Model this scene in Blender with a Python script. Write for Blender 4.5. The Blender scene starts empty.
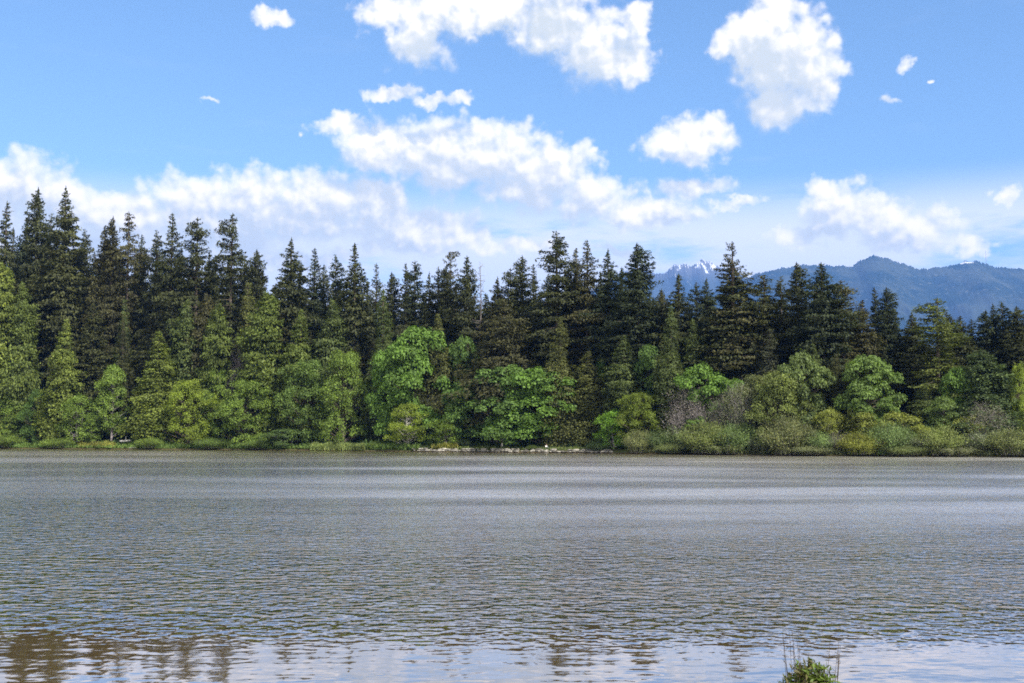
import bpy, math, random
import numpy as np
from mathutils import Vector, noise as mnoise

scene = bpy.context.scene
R = math.radians

# ---------------------------------------------------------------- camera
W, H, F = 1024, 683, 1150.0
CAM_Z = 3.0
PITCH = math.atan(92.5 / F)
cam_d = bpy.data.cameras.new('camera')
cam_d.sensor_width = 36.0
cam_d.lens = 36.0 * F / W
cam_d.clip_start = 0.1
cam_d.clip_end = 60000
cam = bpy.data.objects.new('camera', cam_d)
scene.collection.objects.link(cam)
cam.location = (0, 0, CAM_Z)
cam.rotation_euler = (R(90) + PITCH, 0, 0)
scene.camera = cam

def ray(px, py):
    """direction (world) of a photo pixel, with y component 1"""
    x = (px - W / 2) / F
    v = (H / 2 - py) / F
    cy = math.cos(PITCH) - v * math.sin(PITCH)
    cz = math.sin(PITCH) + v * math.cos(PITCH)
    return x / cy, 1.0, cz / cy

def z_at(py, Y):
    return CAM_Z + ray(512, py)[2] * Y

def x_at(px, py, Y):
    return ray(px, py)[0] * Y

# ---------------------------------------------------------------- light
SUN_EL = R(43)
SUN_AZ = R(180 - 40)          # clockwise from +Y (the view direction): behind the camera, to its right
sun_d = bpy.data.lights.new('sun', 'SUN')
sun_d.energy = 4.6
sun_d.angle = R(0.53)
sun_d.color = (1.0, 0.95, 0.87)
sun = bpy.data.objects.new('sun', sun_d)
scene.collection.objects.link(sun)
sdir = Vector((math.sin(SUN_AZ) * math.cos(SUN_EL), math.cos(SUN_AZ) * math.cos(SUN_EL), math.sin(SUN_EL)))
sun.rotation_euler = sdir.to_track_quat('Z', 'Y').to_euler()
sun.location = (0, 0, 500)

scene.view_settings.view_transform = 'Standard'
scene.view_settings.look = 'None'
scene.view_settings.exposure = 0.9
scene.view_settings.gamma = 1
scene.view_settings.use_curve_mapping = False
cy = scene.cycles if hasattr(scene, 'cycles') else None
scene.render.engine = 'CYCLES'
cy = scene.cycles
cy.use_denoising = False
cy.sample_clamp_indirect = 4.0
cy.sample_clamp_direct = 8.0
cy.denoiser = 'OPENIMAGEDENOISE'
cy.denoising_input_passes = 'RGB_ALBEDO_NORMAL'
cy.denoising_prefilter = 'ACCURATE'
cy.max_bounces = 6
cy.diffuse_bounces = 2
cy.glossy_bounces = 2
cy.transmission_bounces = 3
cy.volume_bounces = 0
cy.transparent_max_bounces = 4
cy.use_adaptive_sampling = False
cy.filter_width = 1.7

# ---------------------------------------------------------------- node helpers
class NT:
    def __init__(s, tree):
        s.t = tree; s.n = tree.nodes; s.l = tree.links
    def _in(s, sock, v):
        if v is None: return
        if isinstance(v, bpy.types.NodeSocket): s.l.new(v, sock)
        else: sock.default_value = v
    def node(s, typ, **kw):
        nd = s.n.new(typ)
        for k, v in kw.items(): setattr(nd, k, v)
        return nd
    def math(s, op, a=None, b=None, c=None, clamp=False):
        nd = s.n.new('ShaderNodeMath'); nd.operation = op; nd.use_clamp = clamp
        for i, v in enumerate((a, b, c)): s._in(nd.inputs[i], v)
        return nd.outputs[0]
    def vec(s, op, a=None, b=None, scale=None, out=0):
        nd = s.n.new('ShaderNodeVectorMath'); nd.operation = op
        s._in(nd.inputs[0], a)
        if b is not None: s._in(nd.inputs[1], b)
        if scale is not None: s._in(nd.inputs['Scale'], scale)
        return nd.outputs['Value'] if op in ('DOT_PRODUCT', 'LENGTH', 'DISTANCE') else nd.outputs[0]
    def noise(s, v, scale, detail=2, rough=0.5, dim='3D', out='Fac', dist=0.0, w=None):
        nd = s.n.new('ShaderNodeTexNoise'); nd.noise_dimensions = dim
        s._in(nd.inputs['Vector'], v)
        nd.inputs['Scale'].default_value = scale
        nd.inputs['Detail'].default_value = detail
        nd.inputs['Roughness'].default_value = rough
        nd.inputs['Distortion'].default_value = dist
        return nd.outputs['Fac' if out == 'Fac' else 'Color']
    def comb(s, x, y, z=0.0):
        nd = s.n.new('ShaderNodeCombineXYZ')
        for i, v in enumerate((x, y, z)): s._in(nd.inputs[i], v)
        return nd.outputs[0]
    def sep(s, v):
        nd = s.n.new('ShaderNodeSeparateXYZ'); s._in(nd.inputs[0], v); return nd.outputs
    def ramp(s, v, lo, hi, a=0.0, b=1.0, smooth=True):
        nd = s.n.new('ShaderNodeMapRange'); nd.interpolation_type = 'SMOOTHSTEP' if smooth else 'LINEAR'
        s._in(nd.inputs['Value'], v)
        s._in(nd.inputs['From Min'], lo); s._in(nd.inputs['From Max'], hi)
        s._in(nd.inputs['To Min'], a); s._in(nd.inputs['To Max'], b)
        return nd.outputs[0]
    def mix(s, f, a, b, mode='MIX'):
        nd = s.n.new('ShaderNodeMix'); nd.data_type = 'RGBA'; nd.blend_type = mode
        s._in(nd.inputs[0], f); s._in(nd.inputs[6], a); s._in(nd.inputs[7], b)
        return nd.outputs[2]

# ---------------------------------------------------------------- sky
world = bpy.data.worlds.new('World')
scene.world = world
world.use_nodes = True
wt = NT(world.node_tree)
wt.n.clear()
sky = wt.node('ShaderNodeTexSky', sky_type='NISHITA')
sky.sun_disc = False
sky.sun_elevation = SUN_EL
sky.sun_rotation = SUN_AZ
sky.altitude = 0
sky.air_density = 1.0
sky.dust_density = 0.3
sky.ozone_density = 1.6

# cumulus: cx, cy, rx, ry, strength  (direction of each puff, read as degrees of azimuth / elevation)
PUFFS = [
 (8,190,60,36,1),(52,203,52,34,1),(118,214,56,26,1),(196,213,60,34,1),(262,210,60,38,1),(322,208,60,36,1),(374,208,44,34,1),
 (424,228,60,24,1),(474,235,24,16,.8),(90,246,120,24,.9),(290,254,80,14,.9),(165,250,60,20,.8),
 (345,130,36,15,.8),(385,152,52,26,1),(436,160,60,38,1),(490,158,56,34,1),(540,178,60,36,1),(590,196,44,28,1),(650,212,60,17,.9),
 (490,16,40,22,.95),(440,22,34,24,.9),(520,188,60,22,.9),(400,240,70,22,.8),(230,238,90,20,.85),(392,97,30,11,.85),(428,105,26,9,.6),(460,102,24,10,.8),
 (388,14,36,20,.85),(420,38,40,34,.9),(452,6,60,17,.8),(505,0,50,14,.8),(552,24,42,32,1),(592,48,46,38,1),(622,62,36,24,.95),(560,-10,50,20,.9),(636,20,18,20,.75),
 (752,38,38,26,1),(775,26,32,26,1),(768,62,40,40,1),(792,60,44,46,1),(776,104,34,26,1),(812,88,28,26,.9),(728,47,18,11,.9),
 (692,143,46,22,1),(690,188,50,14,.75),(735,203,40,9,.5),
 (824,192,22,15,.95),(842,214,38,30,1),(875,215,36,26,1),(908,234,48,24,1),(815,238,50,16,.8),
 (268,20,30,13,.75),(213,105,16,8,.24),(901,65,15,16,.34),(890,100,13,9,.38),(926,74,11,7,.28),(1004,192,13,9,.75),(978,246,28,12,.6),
 (590,152,22,9,.26),(300,134,10,7,.2),(520,250,60,12,.6),(620,246,60,9,.5),
]
def azel(px, py):
    x, y, z = ray(px, py)
    return math.degrees(math.atan2(x, y)), math.degrees(math.atan2(z, math.hypot(x, y)))

tc = wt.node('ShaderNodeTexCoord')
d = wt.sep(tc.outputs['Generated'])
az = wt.math('MULTIPLY', wt.math('ARCTAN2', d[0], d[1]), 57.2958)
el = wt.math('MULTIPLY', wt.math('ARCSINE', d[2]), 57.2958)
P = wt.comb(az, el, 0)
# billowy displacement of the outline
w1 = wt.vec('SUBTRACT', wt.noise(P, 0.42, 2, 0.5, out='Color'), (0.5, 0.5, 0.5))
w2 = wt.vec('SUBTRACT', wt.noise(P, 1.7, 3, 0.6, out='Color'), (0.5, 0.5, 0.5))
Pw = wt.vec('ADD', P, wt.vec('SCALE', w1, scale=1.8))
Pw = wt.vec('ADD', Pw, wt.vec('SCALE', w2, scale=.8))

grp = bpy.data.node_groups.new('cloud_field', 'ShaderNodeTree')
grp.interface.new_socket('P', in_out='INPUT', socket_type='NodeSocketVector')
grp.interface.new_socket('F', in_out='OUTPUT', socket_type='NodeSocketFloat')
g = NT(grp)
gi = g.node('NodeGroupInput'); go = g.node('NodeGroupOutput')
acc = None
for (cx, cy_, rx, ry, a) in PUFFS:
    A, E = azel(cx, cy_)
    sx = rx / F * 57.3 * 1.0; sy = ry / F * 57.3 * 1.0
    dd = g.n.new('ShaderNodeVectorMath'); dd.operation = 'MULTIPLY_ADD'
    g.l.new(gi.outputs[0], dd.inputs[0]); dd.inputs[1].default_value = (1 / sx, 1 / sy, 0); dd.inputs[2].default_value = (-A / sx, -E / sy, 0)
    dot = g.vec('LENGTH', dd.outputs[0])
    f = g.math('SUBTRACT', 0.34 + 1.0 * a, dot)
    acc = f if acc is None else g.math('SMOOTH_MAX', acc, f, 0.22)
g.l.new(acc, go.inputs[0])
def field(p):
    nd = wt.node('ShaderNodeGroup'); nd.node_tree = grp
    wt.l.new(p, nd.inputs[0]); return nd.outputs[0]

def billow(p):
    """cauliflower detail from rounded cells at two sizes plus fine noise"""
    va = wt.node('ShaderNodeTexVoronoi', feature='SMOOTH_F1', voronoi_dimensions='2D')
    wt.l.new(p, va.inputs['Vector']); va.inputs['Scale'].default_value = 0.85; va.inputs['Smoothness'].default_value = 0.75
    va.inputs['Detail'].default_value = 2.0; va.inputs['Roughness'].default_value = 0.55
    n = wt.noise(p, 0.9, 5, 0.52)
    b = wt.math('MULTIPLY', wt.math('SUBTRACT', 0.42, va.outputs['Distance']), 0.40)
    return wt.math('ADD', b, wt.math('MULTIPLY', wt.math('SUBTRACT', n, 0.5), 0.95))

LOFF = (0.55, 0.95, 0.0)      # towards the sun as seen from below
F0 = field(Pw)
F1 = field(wt.vec('ADD', Pw, (0.6, 1.5, 0.0)))
B0 = billow(P)
B1 = billow(wt.vec('ADD', P, (0.22, 0.4, 0.0)))
# elsewhere in the sky: scattered clouds
Pg = wt.vec('MULTIPLY', P, (0.06, 0.09, 0.0))
GEN = wt.math('SUBTRACT', wt.math('MULTIPLY', wt.noise(Pg, 1.0, 4, 0.55), 3.0), 1.05)
away = wt.math('MAXIMUM', wt.ramp(el, 22.5, 28.0), wt.ramp(wt.math('ABSOLUTE', az), 26.0, 34.0))
GEN = wt.math('ADD', GEN, wt.math('MULTIPLY', wt.math('SUBTRACT', away, 1.0), 3.0))
FG = GEN
F0 = wt.math('MAXIMUM', F0, GEN)
D0 = wt.math('ADD', F0, B0)
soft = wt.math('ADD', 0.34, wt.math('MULTIPLY', wt.math('MAXIMUM', wt.math('SUBTRACT', F1, F0), 0.0), 0.75))
alpha = wt.ramp(D0, -0.04, soft)
alpha = wt.math('MULTIPLY', alpha, wt.ramp(D0, 0.0, 0.85, 0.45, 1.0))
# self-shade: how much cloud lies between here and the sun
thick = wt.math('ADD', wt.math('MULTIPLY', wt.math('MAXIMUM', F1, 0.0), 0.95), wt.math('MULTIPLY', wt.math('SUBTRACT', B1, B0), 1.5))
lit = wt.ramp(thick, -0.35, 1.0, 1.0, 0.0)
lit = wt.math('MAXIMUM', lit, wt.math('MULTIPLY', away, .8))
ccol = wt.mix(lit, (4.8, 5.0, 4.65, 1), (9.3, 8.4, 7.2, 1))
ccol = wt.vec('SCALE', ccol, scale=wt.ramp(away, 0, 1, 1.0, 1.15))
# thin veil near the horizon
Pv = wt.vec('MULTIPLY', P, (0.10, 0.42, 0.0))
veil = wt.noise(Pv, 1.0, 5, 0.6)
veil_a = wt.math('MULTIPLY', wt.ramp(veil, 0.28, 0.50), wt.ramp(el, 9.6, 12.8, 0.95, 0.0))
veil_b = wt.math('MULTIPLY', wt.ramp(wt.noise(wt.vec('MULTIPLY', P, (0.11, 0.5, 0.0)), 1.3, 6, 0.6), 0.55, 0.8), wt.ramp(el, 6.0, 16.0, 0.5, 0.05))
veil_t = wt.math('MAXIMUM', veil_a, veil_b)
# lift the Nishita blue a little towards the clear pale blue over the lake
base = wt.mix(1.0, sky.outputs[0], (.85, .99, 1.06, 1), 'MULTIPLY')
base = wt.mix(veil_t, base, (6.7, 6.7, 6.4, 1))
col = wt.mix(alpha, base, ccol)
bg = wt.node('ShaderNodeBackground'); bg.inputs['Strength'].default_value = 0.1
wt.l.new(col, bg.inputs['Color'])
wo = wt.node('ShaderNodeOutputWorld'); wt.l.new(bg.outputs[0], wo.inputs['Surface'])
world.cycles.sampling_method = 'MANUAL'
world.cycles.sample_map_resolution = 512

# ---------------------------------------------------------------- object helpers
COL = scene.collection
def mesh_np(name, verts, faces_flat, nper):
    """verts (N,3); faces_flat (M,nper)"""
    me = bpy.data.meshes.new(name)
    v = np.asarray(verts, dtype=np.float32); f = np.asarray(faces_flat, dtype=np.int32)
    me.vertices.add(len(v)); me.vertices.foreach_set('co', v.ravel())
    me.loops.add(f.size); me.loops.foreach_set('vertex_index', f.ravel())
    me.polygons.add(len(f)); me.polygons.foreach_set('loop_start', np.arange(0, f.size, nper, dtype=np.int32))
    me.update(calc_edges=True); me.validate()
    return me
def link(name, data, parent=None):
    o = bpy.data.objects.new(name, data); COL.objects.link(o)
    if parent: o.parent = parent
    return o
def tag(o, label=None, cat=None, group=None, kind=None):
    if label: o['label'] = label
    if cat: o['category'] = cat
    if group: o['group'] = group
    if kind: o['kind'] = kind
    return o
def mat(name):
    m = bpy.data.materials.new(name); m.use_nodes = True
    t = NT(m.node_tree); t.n.clear()
    out = t.node('ShaderNodeOutputMaterial')
    return m, t, out
def merge_parts(parts):
    vs, fs, o = [], [], 0
    for v, f in parts:
        vs.append(v); fs.append(np.asarray(f) + o); o += len(v)
    return np.concatenate(vs), np.concatenate(fs)
def tube(pts, rad, seg=6):
    """tapered tube through points -> verts, quads"""
    pts = np.asarray(pts, float); n = len(pts); rad = np.asarray(rad, float)
    tan = np.gradient(pts, axis=0); tan /= np.linalg.norm(tan, axis=1)[:, None] + 1e-9
    ref = np.where(np.abs(tan[:, 2:3]) > 0.9, np.array([[1., 0, 0]]), np.array([[0, 0, 1.]]))
    a = np.cross(tan, ref); a /= np.linalg.norm(a, axis=1)[:, None] + 1e-9
    b = np.cross(tan, a)
    th = np.linspace(0, 2 * np.pi, seg, endpoint=False)
    v = pts[:, None, :] + rad[:, None, None] * (np.cos(th)[None, :, None] * a[:, None, :] + np.sin(th)[None, :, None] * b[:, None, :])
    i = np.arange(n - 1)[:, None] * seg; j = np.arange(seg)[None, :]; k = (j + 1) % seg
    f = np.stack([i + j, i + k, i + seg + k, i + seg + j], -1).reshape(-1, 4)
    return v.reshape(-1, 3), f
def leaf_quads(c, nrm, axis, ln, wd, rng):
    """kite shaped leaf sprays: centre, normal, long axis, length, width"""
    nrm = nrm / (np.linalg.norm(nrm, axis=1)[:, None] + 1e-9)
    axis = axis - nrm * (axis * nrm).sum(1)[:, None]
    axis /= np.linalg.norm(axis, axis=1)[:, None] + 1e-9
    side = np.cross(nrm, axis)
    ln = ln[:, None]; wd = wd[:, None]; k = rng.uniform(-.15, .25, (len(c), 1))
    bend = nrm * ln * rng.uniform(-.12, .12, (len(c), 1))
    v = np.stack([c - axis * ln * .5, c + side * wd * .5 + axis * ln * k * .5 + bend, c + axis * ln * .5, c - side * wd * .5 + axis * ln * k * .5 + bend], 1).reshape(-1, 3)
    f = np.arange(len(c) * 4).reshape(-1, 4)
    return v, f

# ---------------------------------------------------------------- materials
def leaf_mat(name, trans=0.35, gloss=0.04, var=0.35, tint2=(1.0, 1.0, 1.0)):
    m, t, out = mat(name)
    oi = t.node('ShaderNodeObjectInfo')
    tcn = t.node('ShaderNodeTexCoord')
    n1 = t.noise(tcn.outputs['Object'], 0.35, 2, 0.5)
    n2 = t.noise(tcn.outputs['Object'], 2.2, 2, 0.6)
    k = t.ramp(n1, 0.3, 0.7, 1 - var, 1 + var)
    k2 = t.ramp(n2, 0.3, 0.7, 0.72, 1.28)
    kk = t.math('MULTIPLY', k, k2)
    c = t.vec('SCALE', oi.outputs['Color'], scale=kk)
    c = t.mix(t.ramp(n2, 0.45, 0.7), c, t.mix(1.0, c, tint2 + (1,), 'MULTIPLY'))
    df = t.node('ShaderNodeBsdfDiffuse'); t.l.new(c, df.inputs[0])
    tr = t.node('ShaderNodeBsdfTranslucent'); t.l.new(t.mix(1.0, c, (1.15, 1.25, .6, 1), 'MULTIPLY'), tr.inputs[0])
    mx = t.node('ShaderNodeMixShader'); mx.inputs[0].default_value = trans
    t.l.new(df.outputs[0], mx.inputs[1]); t.l.new(tr.outputs[0], mx.inputs[2])
    gl = t.node('ShaderNodeBsdfGlossy'); gl.inputs['Roughness'].default_value = 0.6; gl.inputs['Color'].default_value = (.8, .85, .9, 1)
    m2 = t.node('ShaderNodeMixShader'); m2.inputs[0].default_value = gloss
    t.l.new(mx.outputs[0], m2.inputs[1]); t.l.new(gl.outputs[0], m2.inputs[2])
    t.l.new(m2.outputs[0], out.inputs[0])
    return m
M_NEEDLE = leaf_mat('conifer_needles', 0.22, 0.012, 0.35, (1.2, 1.13, .95))
M_CEDAR = leaf_mat('cedar_sprays', 0.32, 0.012, 0.3, (1.2, 1.1, .8))
M_LEAF = leaf_mat('broad_leaves', 0.38, 0.012, 0.25, (1.15, 1.12, .8))
M_WILLOW = leaf_mat('willow_leaves', 0.3, 0.012, 0.3, (1.2, 1.05, 1.0))

def bark_mat(name, c1, c2):
    m, t, out = mat(name)
    tcn = t.node('ShaderNodeTexCoord')
    v = t.vec('MULTIPLY', tcn.outputs['Object'], (3., 3., .5))
    n = t.noise(v, 1.6, 5, 0.65)
    c = t.mix(t.ramp(n, .35, .65), c1 + (1,), c2 + (1,))
    b = t.node('ShaderNodeBsdfPrincipled'); t.l.new(c, b.inputs['Base Color']); b.inputs['Roughness'].default_value = .9
    t.l.new(b.outputs[0], out.inputs[0]); return m
M_BARK = bark_mat('dark_bark', (.035, .026, .02), (.11, .085, .065))
M_PALEBARK = bark_mat('pale_bark', (.16, .14, .12), (.48, .46, .42))
M_GREYBARK = bark_mat('grey_twigs', (.15, .13, .13), (.28, .25, .25))
M_DEADWOOD = bark_mat('dead_wood', (.07, .06, .055), (.17, .15, .14))
M_DRIFT = bark_mat('driftwood', (.30, .28, .25), (.60, .58, .54))

# ---------------------------------------------------------------- terrain
SH = [(-2000, 60), (-500, 90), (-330, 150), (-240, 205), (-170, 240), (-106, 240), (-80, 228), (-40, 214), (-19, 199), (1, 188), (14, 182), (20, 175), (34, 162), (50, 154), (68, 149), (100, 140), (180, 110), (320, 50), (600, -40), (2000, -60)]
SHX = np.array([p[0] for p in SH], float); SHY = np.array([p[1] for p in SH], float)
def shore(x):
    x = np.asarray(x, float)
    return np.interp(x, SHX, SHY) + 0.9 * np.sin(x * .21 + 1) + 0.5 * np.sin(x * .57) + 0.25 * np.sin(x * 1.7)
def near(x):
    x = np.asarray(x, float)
    return 8.6 + 0.3 * np.sin(x * .5) + 0.2 * np.sin(x * 1.3 + 2) - 0.0009 * x * x
def ground_z(x, y):
    x = np.asarray(x, float); y = np.asarray(y, float)
    d = y - shore(x)
    far = np.where(d > 0, 0.12 + 0.55 * (1 - np.exp(-np.maximum(d, 0) / 2.2)) + np.minimum(np.maximum(d, 0) * .025, 4.0), np.maximum(-1.6, .35 * d))
    far = far + np.where(d > 1, .12 * np.sin(x * .7 + y * .31) * np.sin(y * .5 - x * .2), 0)
    dn = near(x) - y
    nr = np.where(dn > 0, np.minimum(dn * .17 + .02, 1.4), np.maximum(-1.6, .4 * dn))
    return np.maximum(far, nr)

def build_ground():
    xs = np.unique(np.concatenate([np.arange(-200, 200.1, 1.6), np.arange(-4000, 4001, 160), np.linspace(-15000, 15000, 31), np.arange(-500, 501, 10)]))
    ys = np.unique(np.concatenate([np.arange(-4, 14, .4), np.arange(130, 262, .8), np.arange(-60, 420, 6), np.arange(420, 4001, 200), np.linspace(-250, 14000, 30)]))
    X, Y = np.meshgrid(xs, ys)
    Z = ground_z(X, Y)
    v = np.stack([X, Y, Z], -1).reshape(-1, 3)
    nx, ny = len(xs), len(ys)
    i = np.arange(ny - 1)[:, None] * nx; j = np.arange(nx - 1)[None, :]
    f = np.stack([i + j, i + j + 1, i + nx + j + 1, i + nx + j], -1).reshape(-1, 4)
    me = mesh_np('ground', v, f, 4)
    for p in me.polygons: p.use_smooth = True
    m, t, out = mat('forest_floor')
    geo = t.node('ShaderNodeNewGeometry')
    n1 = t.noise(geo.outputs['Position'], .25, 4, .6); n2 = t.noise(geo.outputs['Position'], 3.0, 4, .7)
    c = t.mix(t.ramp(n1, .4, .6), (.05, .04, .022, 1), (.05, .085, .02, 1))
    c = t.mix(t.ramp(n2, .35, .7), c, (.10, .11, .04, 1))
    z = t.sep(geo.outputs['Position'])[2]
    c = t.mix(t.ramp(z, .02, .25), (.07, .055, .032, 1), c)
    b = t.node('ShaderNodeBsdfDiffuse'); t.l.new(c, b.inputs[0]); t.l.new(b.outputs[0], out.inputs[0])
    me.materials.append(m)
    return tag(link('ground', me), kind='structure')
build_ground()

# ---------------------------------------------------------------- water
def build_water():
    v = [(-900, -60, 0), (900, -60, 0), (900, 300, 0), (-900, 300, 0)]
    me = mesh_np('lake_water', v, [[0, 1, 2, 3]], 4)
    m, t, out = mat('lake_water')
    geo = t.node('ShaderNodeNewGeometry'); P = geo.outputs['Position']
    # wind patches: long streaks of rougher and calmer water
    s = t.sep(P)
    wob = t.noise(t.vec('MULTIPLY', P, (.02, .05, 0)), 1.0, 3, .55)
    yy = t.math('ADD', s[1], t.math('MULTIPLY', t.math('SUBTRACT', wob, .5), 9.0))
    lg = t.math('LOGARITHM', t.math('MAXIMUM', s[1], 1.0), 2.718)
    patch = t.noise(t.comb(t.math('MULTIPLY', s[0], .016), t.math('MULTIPLY', lg, 4.2), 3.3), 1.0, 3, .55)
    patch2 = t.noise(t.vec('MULTIPLY', P, (.05, .22, 0)), 1.0, 3, .6)
    tex = t.ramp(t.noise(t.vec('MULTIPLY', P, (2.6, .8, 0)), 1.0, 3, .6), .3, .7, .35, 1.65)
    calm_near = t.ramp(yy, 16.0, 22.0)                     # sheltered water below the near bank
    left = t.math('MULTIPLY', t.ramp(s[0], 2.0, -24.0), t.ramp(lg, math.log(40), math.log(120), .42, .20))   # the wind drops towards the left shore
    windy = t.ramp(lg, math.log(24), math.log(60), .36, .72)
    edge = t.math('SUBTRACT', s[1], t.math('MULTIPLY', s[0], -.45))
    far_edge = t.ramp(edge, 172, 200, 1.0, .12)
    gust = t.ramp(patch, .36, .62, .50, 1.1)
    fine = t.ramp(patch2, .3, .7, .86, 1.1)
    amp = t.math('MULTIPLY', t.math('MULTIPLY', gust, fine), t.math('MULTIPLY', far_edge, t.math('SUBTRACT', windy, left, clamp=True)))
    amp_s = t.math('ADD', t.math('MULTIPLY', t.math('MULTIPLY', t.math('ADD', t.math('MULTIPLY', amp, 1.0), .26), tex), calm_near), .010)
    rough = t.math('ADD', t.math('MULTIPLY', t.math('MULTIPLY', amp, calm_near), .33), .03)
    # height field evaluated three times for its slope
    hg = bpy.data.node_groups.new('ripples', 'ShaderNodeTree')
    hg.interface.new_socket('P', in_out='INPUT', socket_type='NodeSocketVector')
    hg.interface.new_socket('A', in_out='OUTPUT', socket_type='NodeSocketFloat')
    hg.interface.new_socket('B', in_out='OUTPUT', socket_type='NodeSocketFloat')
    q = NT(hg); qi = q.node('NodeGroupInput'); qo = q.node('NodeGroupOutput')
    a1 = q.noise(q.vec('MULTIPLY', qi.outputs[0], (4.2, 3.8, 0)), 1.0, 1.5, .45, dim='2D')
    a1 = q.math('MULTIPLY', a1, .21)
    b1 = q.noise(q.vec('MULTIPLY', qi.outputs[0], (1.1, 2.2, 0)), 1.0, 2, .45, dim='2D')
    b1 = q.math('MULTIPLY', b1, .22)
    q.l.new(a1, qo.inputs[0]); q.l.new(b1, qo.inputs[1])
    def ev(off):
        nd = t.node('ShaderNodeGroup'); nd.node_tree = hg
        t.l.new(t.vec('ADD', P, off), nd.inputs[0]); return nd.outputs
    e = .03
    h0, hx, hy = ev((0, 0, 0)), ev((e, 0, 0)), ev((0, e, 0))
    def slope(h):
        sa = t.math('MULTIPLY', t.math('MULTIPLY', t.math('SUBTRACT', h0[0], h[0]), 1 / e), amp_s)
        sb = t.math('MULTIPLY', t.math('MULTIPLY', t.math('SUBTRACT', h0[1], h[1]), 1 / e), t.ramp(calm_near, 0, 1, .032, .5))
        return t.math('ADD', sa, sb)
    N = t.vec('NORMALIZE', t.comb(slope(hx), slope(hy), 1.0))
    df = t.node('ShaderNodeBsdfDiffuse'); df.inputs[0].default_value = (.072, .048, .018, 1)
    gl = t.node('ShaderNodeBsdfGlossy'); gl.inputs[0].default_value = (1, 1, 1, 1)
    t.l.new(rough, gl.inputs['Roughness']); t.l.new(N, gl.inputs['Normal'])
    cosv = t.math('MAXIMUM', t.vec('DOT_PRODUCT', N, geo.outputs['Incoming']), 0.0)
    fr = t.math('ADD', .03, t.math('MULTIPLY', .97, t.math('POWER', t.math('SUBTRACT', 1.0, cosv, clamp=True), 2.6)))
    mx = t.node('ShaderNodeMixShader'); t.l.new(fr, mx.inputs[0]); t.l.new(df.outputs[0], mx.inputs[1]); t.l.new(gl.outputs[0], mx.inputs[2])
    t.l.new(mx.outputs[0], out.inputs[0])
    me.materials.append(m)
    return tag(link('lake_water', me), kind='structure')
build_water()

# ---------------------------------------------------------------- mountains
def build_mountain(name, pts, Rr, depth, seed, snow):
    rx = [p[0] for p in pts]; ry = [p[1] for p in pts]
    pxs = np.linspace(rx[0], rx[-1], 1000)
    # walk the depth from foot to crest and down the far side
    ts = np.concatenate([np.linspace(0, 1, 46), np.linspace(1.05, 1.7, 8)])
    V = np.zeros((len(ts), len(pxs), 3))
    for j, px in enumerate(pxs):
        py = np.interp(px, rx, ry)
        crest = z_at(py, Rr)
        ux = ray(px, py)[0]
        c = mnoise.noise(Vector((px * .13, seed, 3))) * 14 + mnoise.noise(Vector((px * .9, seed, 7))) * 12 + mnoise.noise(Vector((px * 2.3, seed, 7))) * 14
        for i, tt in enumerate(ts):
            y = Rr - depth * (1 - tt)
            g_ = (tt ** 1.25) if tt <= 1 else 1 - (tt - 1) * .9
            x = ux * (Rr * .35 + .65 * y)
            n = mnoise.fractal(Vector((x / 900, y / 1500, seed)), .9, 2.1, 6)
            rg = abs(mnoise.noise(Vector((x / 520 + .3 * n, y / 2600, seed + 5))))
            env = 4 * tt * (1 - tt) if tt < 1 else 0
            z = crest * g_ + env * (n * 190 - rg * 190) + c * max(0, 1 - abs(tt - 1) * 18)
            V[i, j] = (x, y, max(z, -2.5 if i else -2.5))
    nx = len(pxs); ny = len(ts)
    i = np.arange(ny - 1)[:, None] * nx; j = np.arange(nx - 1)[None, :]
    f = np.stack([i + j, i + j + 1, i + nx + j + 1, i + nx + j], -1).reshape(-1, 4)
    me = mesh_np(name, V.reshape(-1, 3), f, 4)
    for p in me.polygons: p.use_smooth = True
    m, t, out = mat(name + '_slopes')
    geo = t.node('ShaderNodeNewGeometry'); Pp = geo.outputs['Position']
    n1 = t.noise(t.vec('MULTIPLY', Pp, (.004, .002, .002)), 1, 5, .6)
    n2 = t.noise(Pp, .02, 4, .7)
    c = t.mix(t.ramp(n1, .42, .62), (.018, .030, .020, 1), (.045, .055, .036, 1))
    c = t.mix(t.ramp(n2, .58, .68), c, (.10, .11, .09, 1))
    gul = t.noise(t.vec('MULTIPLY', Pp, (.006, .0008, .0012)), 1, 4, .6)
    c = t.mix(t.math('MULTIPLY', t.ramp(gul, .60, .75), .25), c, (.10, .10, .09, 1))
    z = t.sep(Pp)[2]
    if snow[0] == 'high':
        sn = t.noise(t.vec('MULTIPLY', Pp, (.018, .002, .012)), 1, 5, .7)
        sf = t.math('ADD', t.math('MULTIPLY', t.math('SUBTRACT', sn, .5), 7.0), t.ramp(z, snow[1], snow[2], -1.9, .45, smooth=False))
        c = t.mix(t.ramp(z, snow[1], snow[2]), c, (.12, .12, .13, 1))
        sf = t.ramp(sf, -.1, .5)
    else:
        dd = t.vec('LENGTH', t.vec('MULTIPLY', t.vec('SUBTRACT', Pp, snow[1]), (1 / 46, 1 / 500, 1 / 13)))
        sn = t.noise(Pp, .025, 4, .65)
        sf = t.ramp(t.math('ADD', t.math('SUBTRACT', 1.0, dd), t.math('MULTIPLY', t.math('SUBTRACT', sn, .5), 3.6)), .0, .2)
    c = t.mix(t.math('MULTIPLY', sf, .8), c, (.70, .72, .75, 1))
    b = t.node('ShaderNodeBsdfDiffuse'); t.l.new(c, b.inputs[0]); t.l.new(b.outputs[0], out.inputs[0])
    me.materials.append(m)
    o = link(name, me)
    return tag(o, kind='structure')

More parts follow.
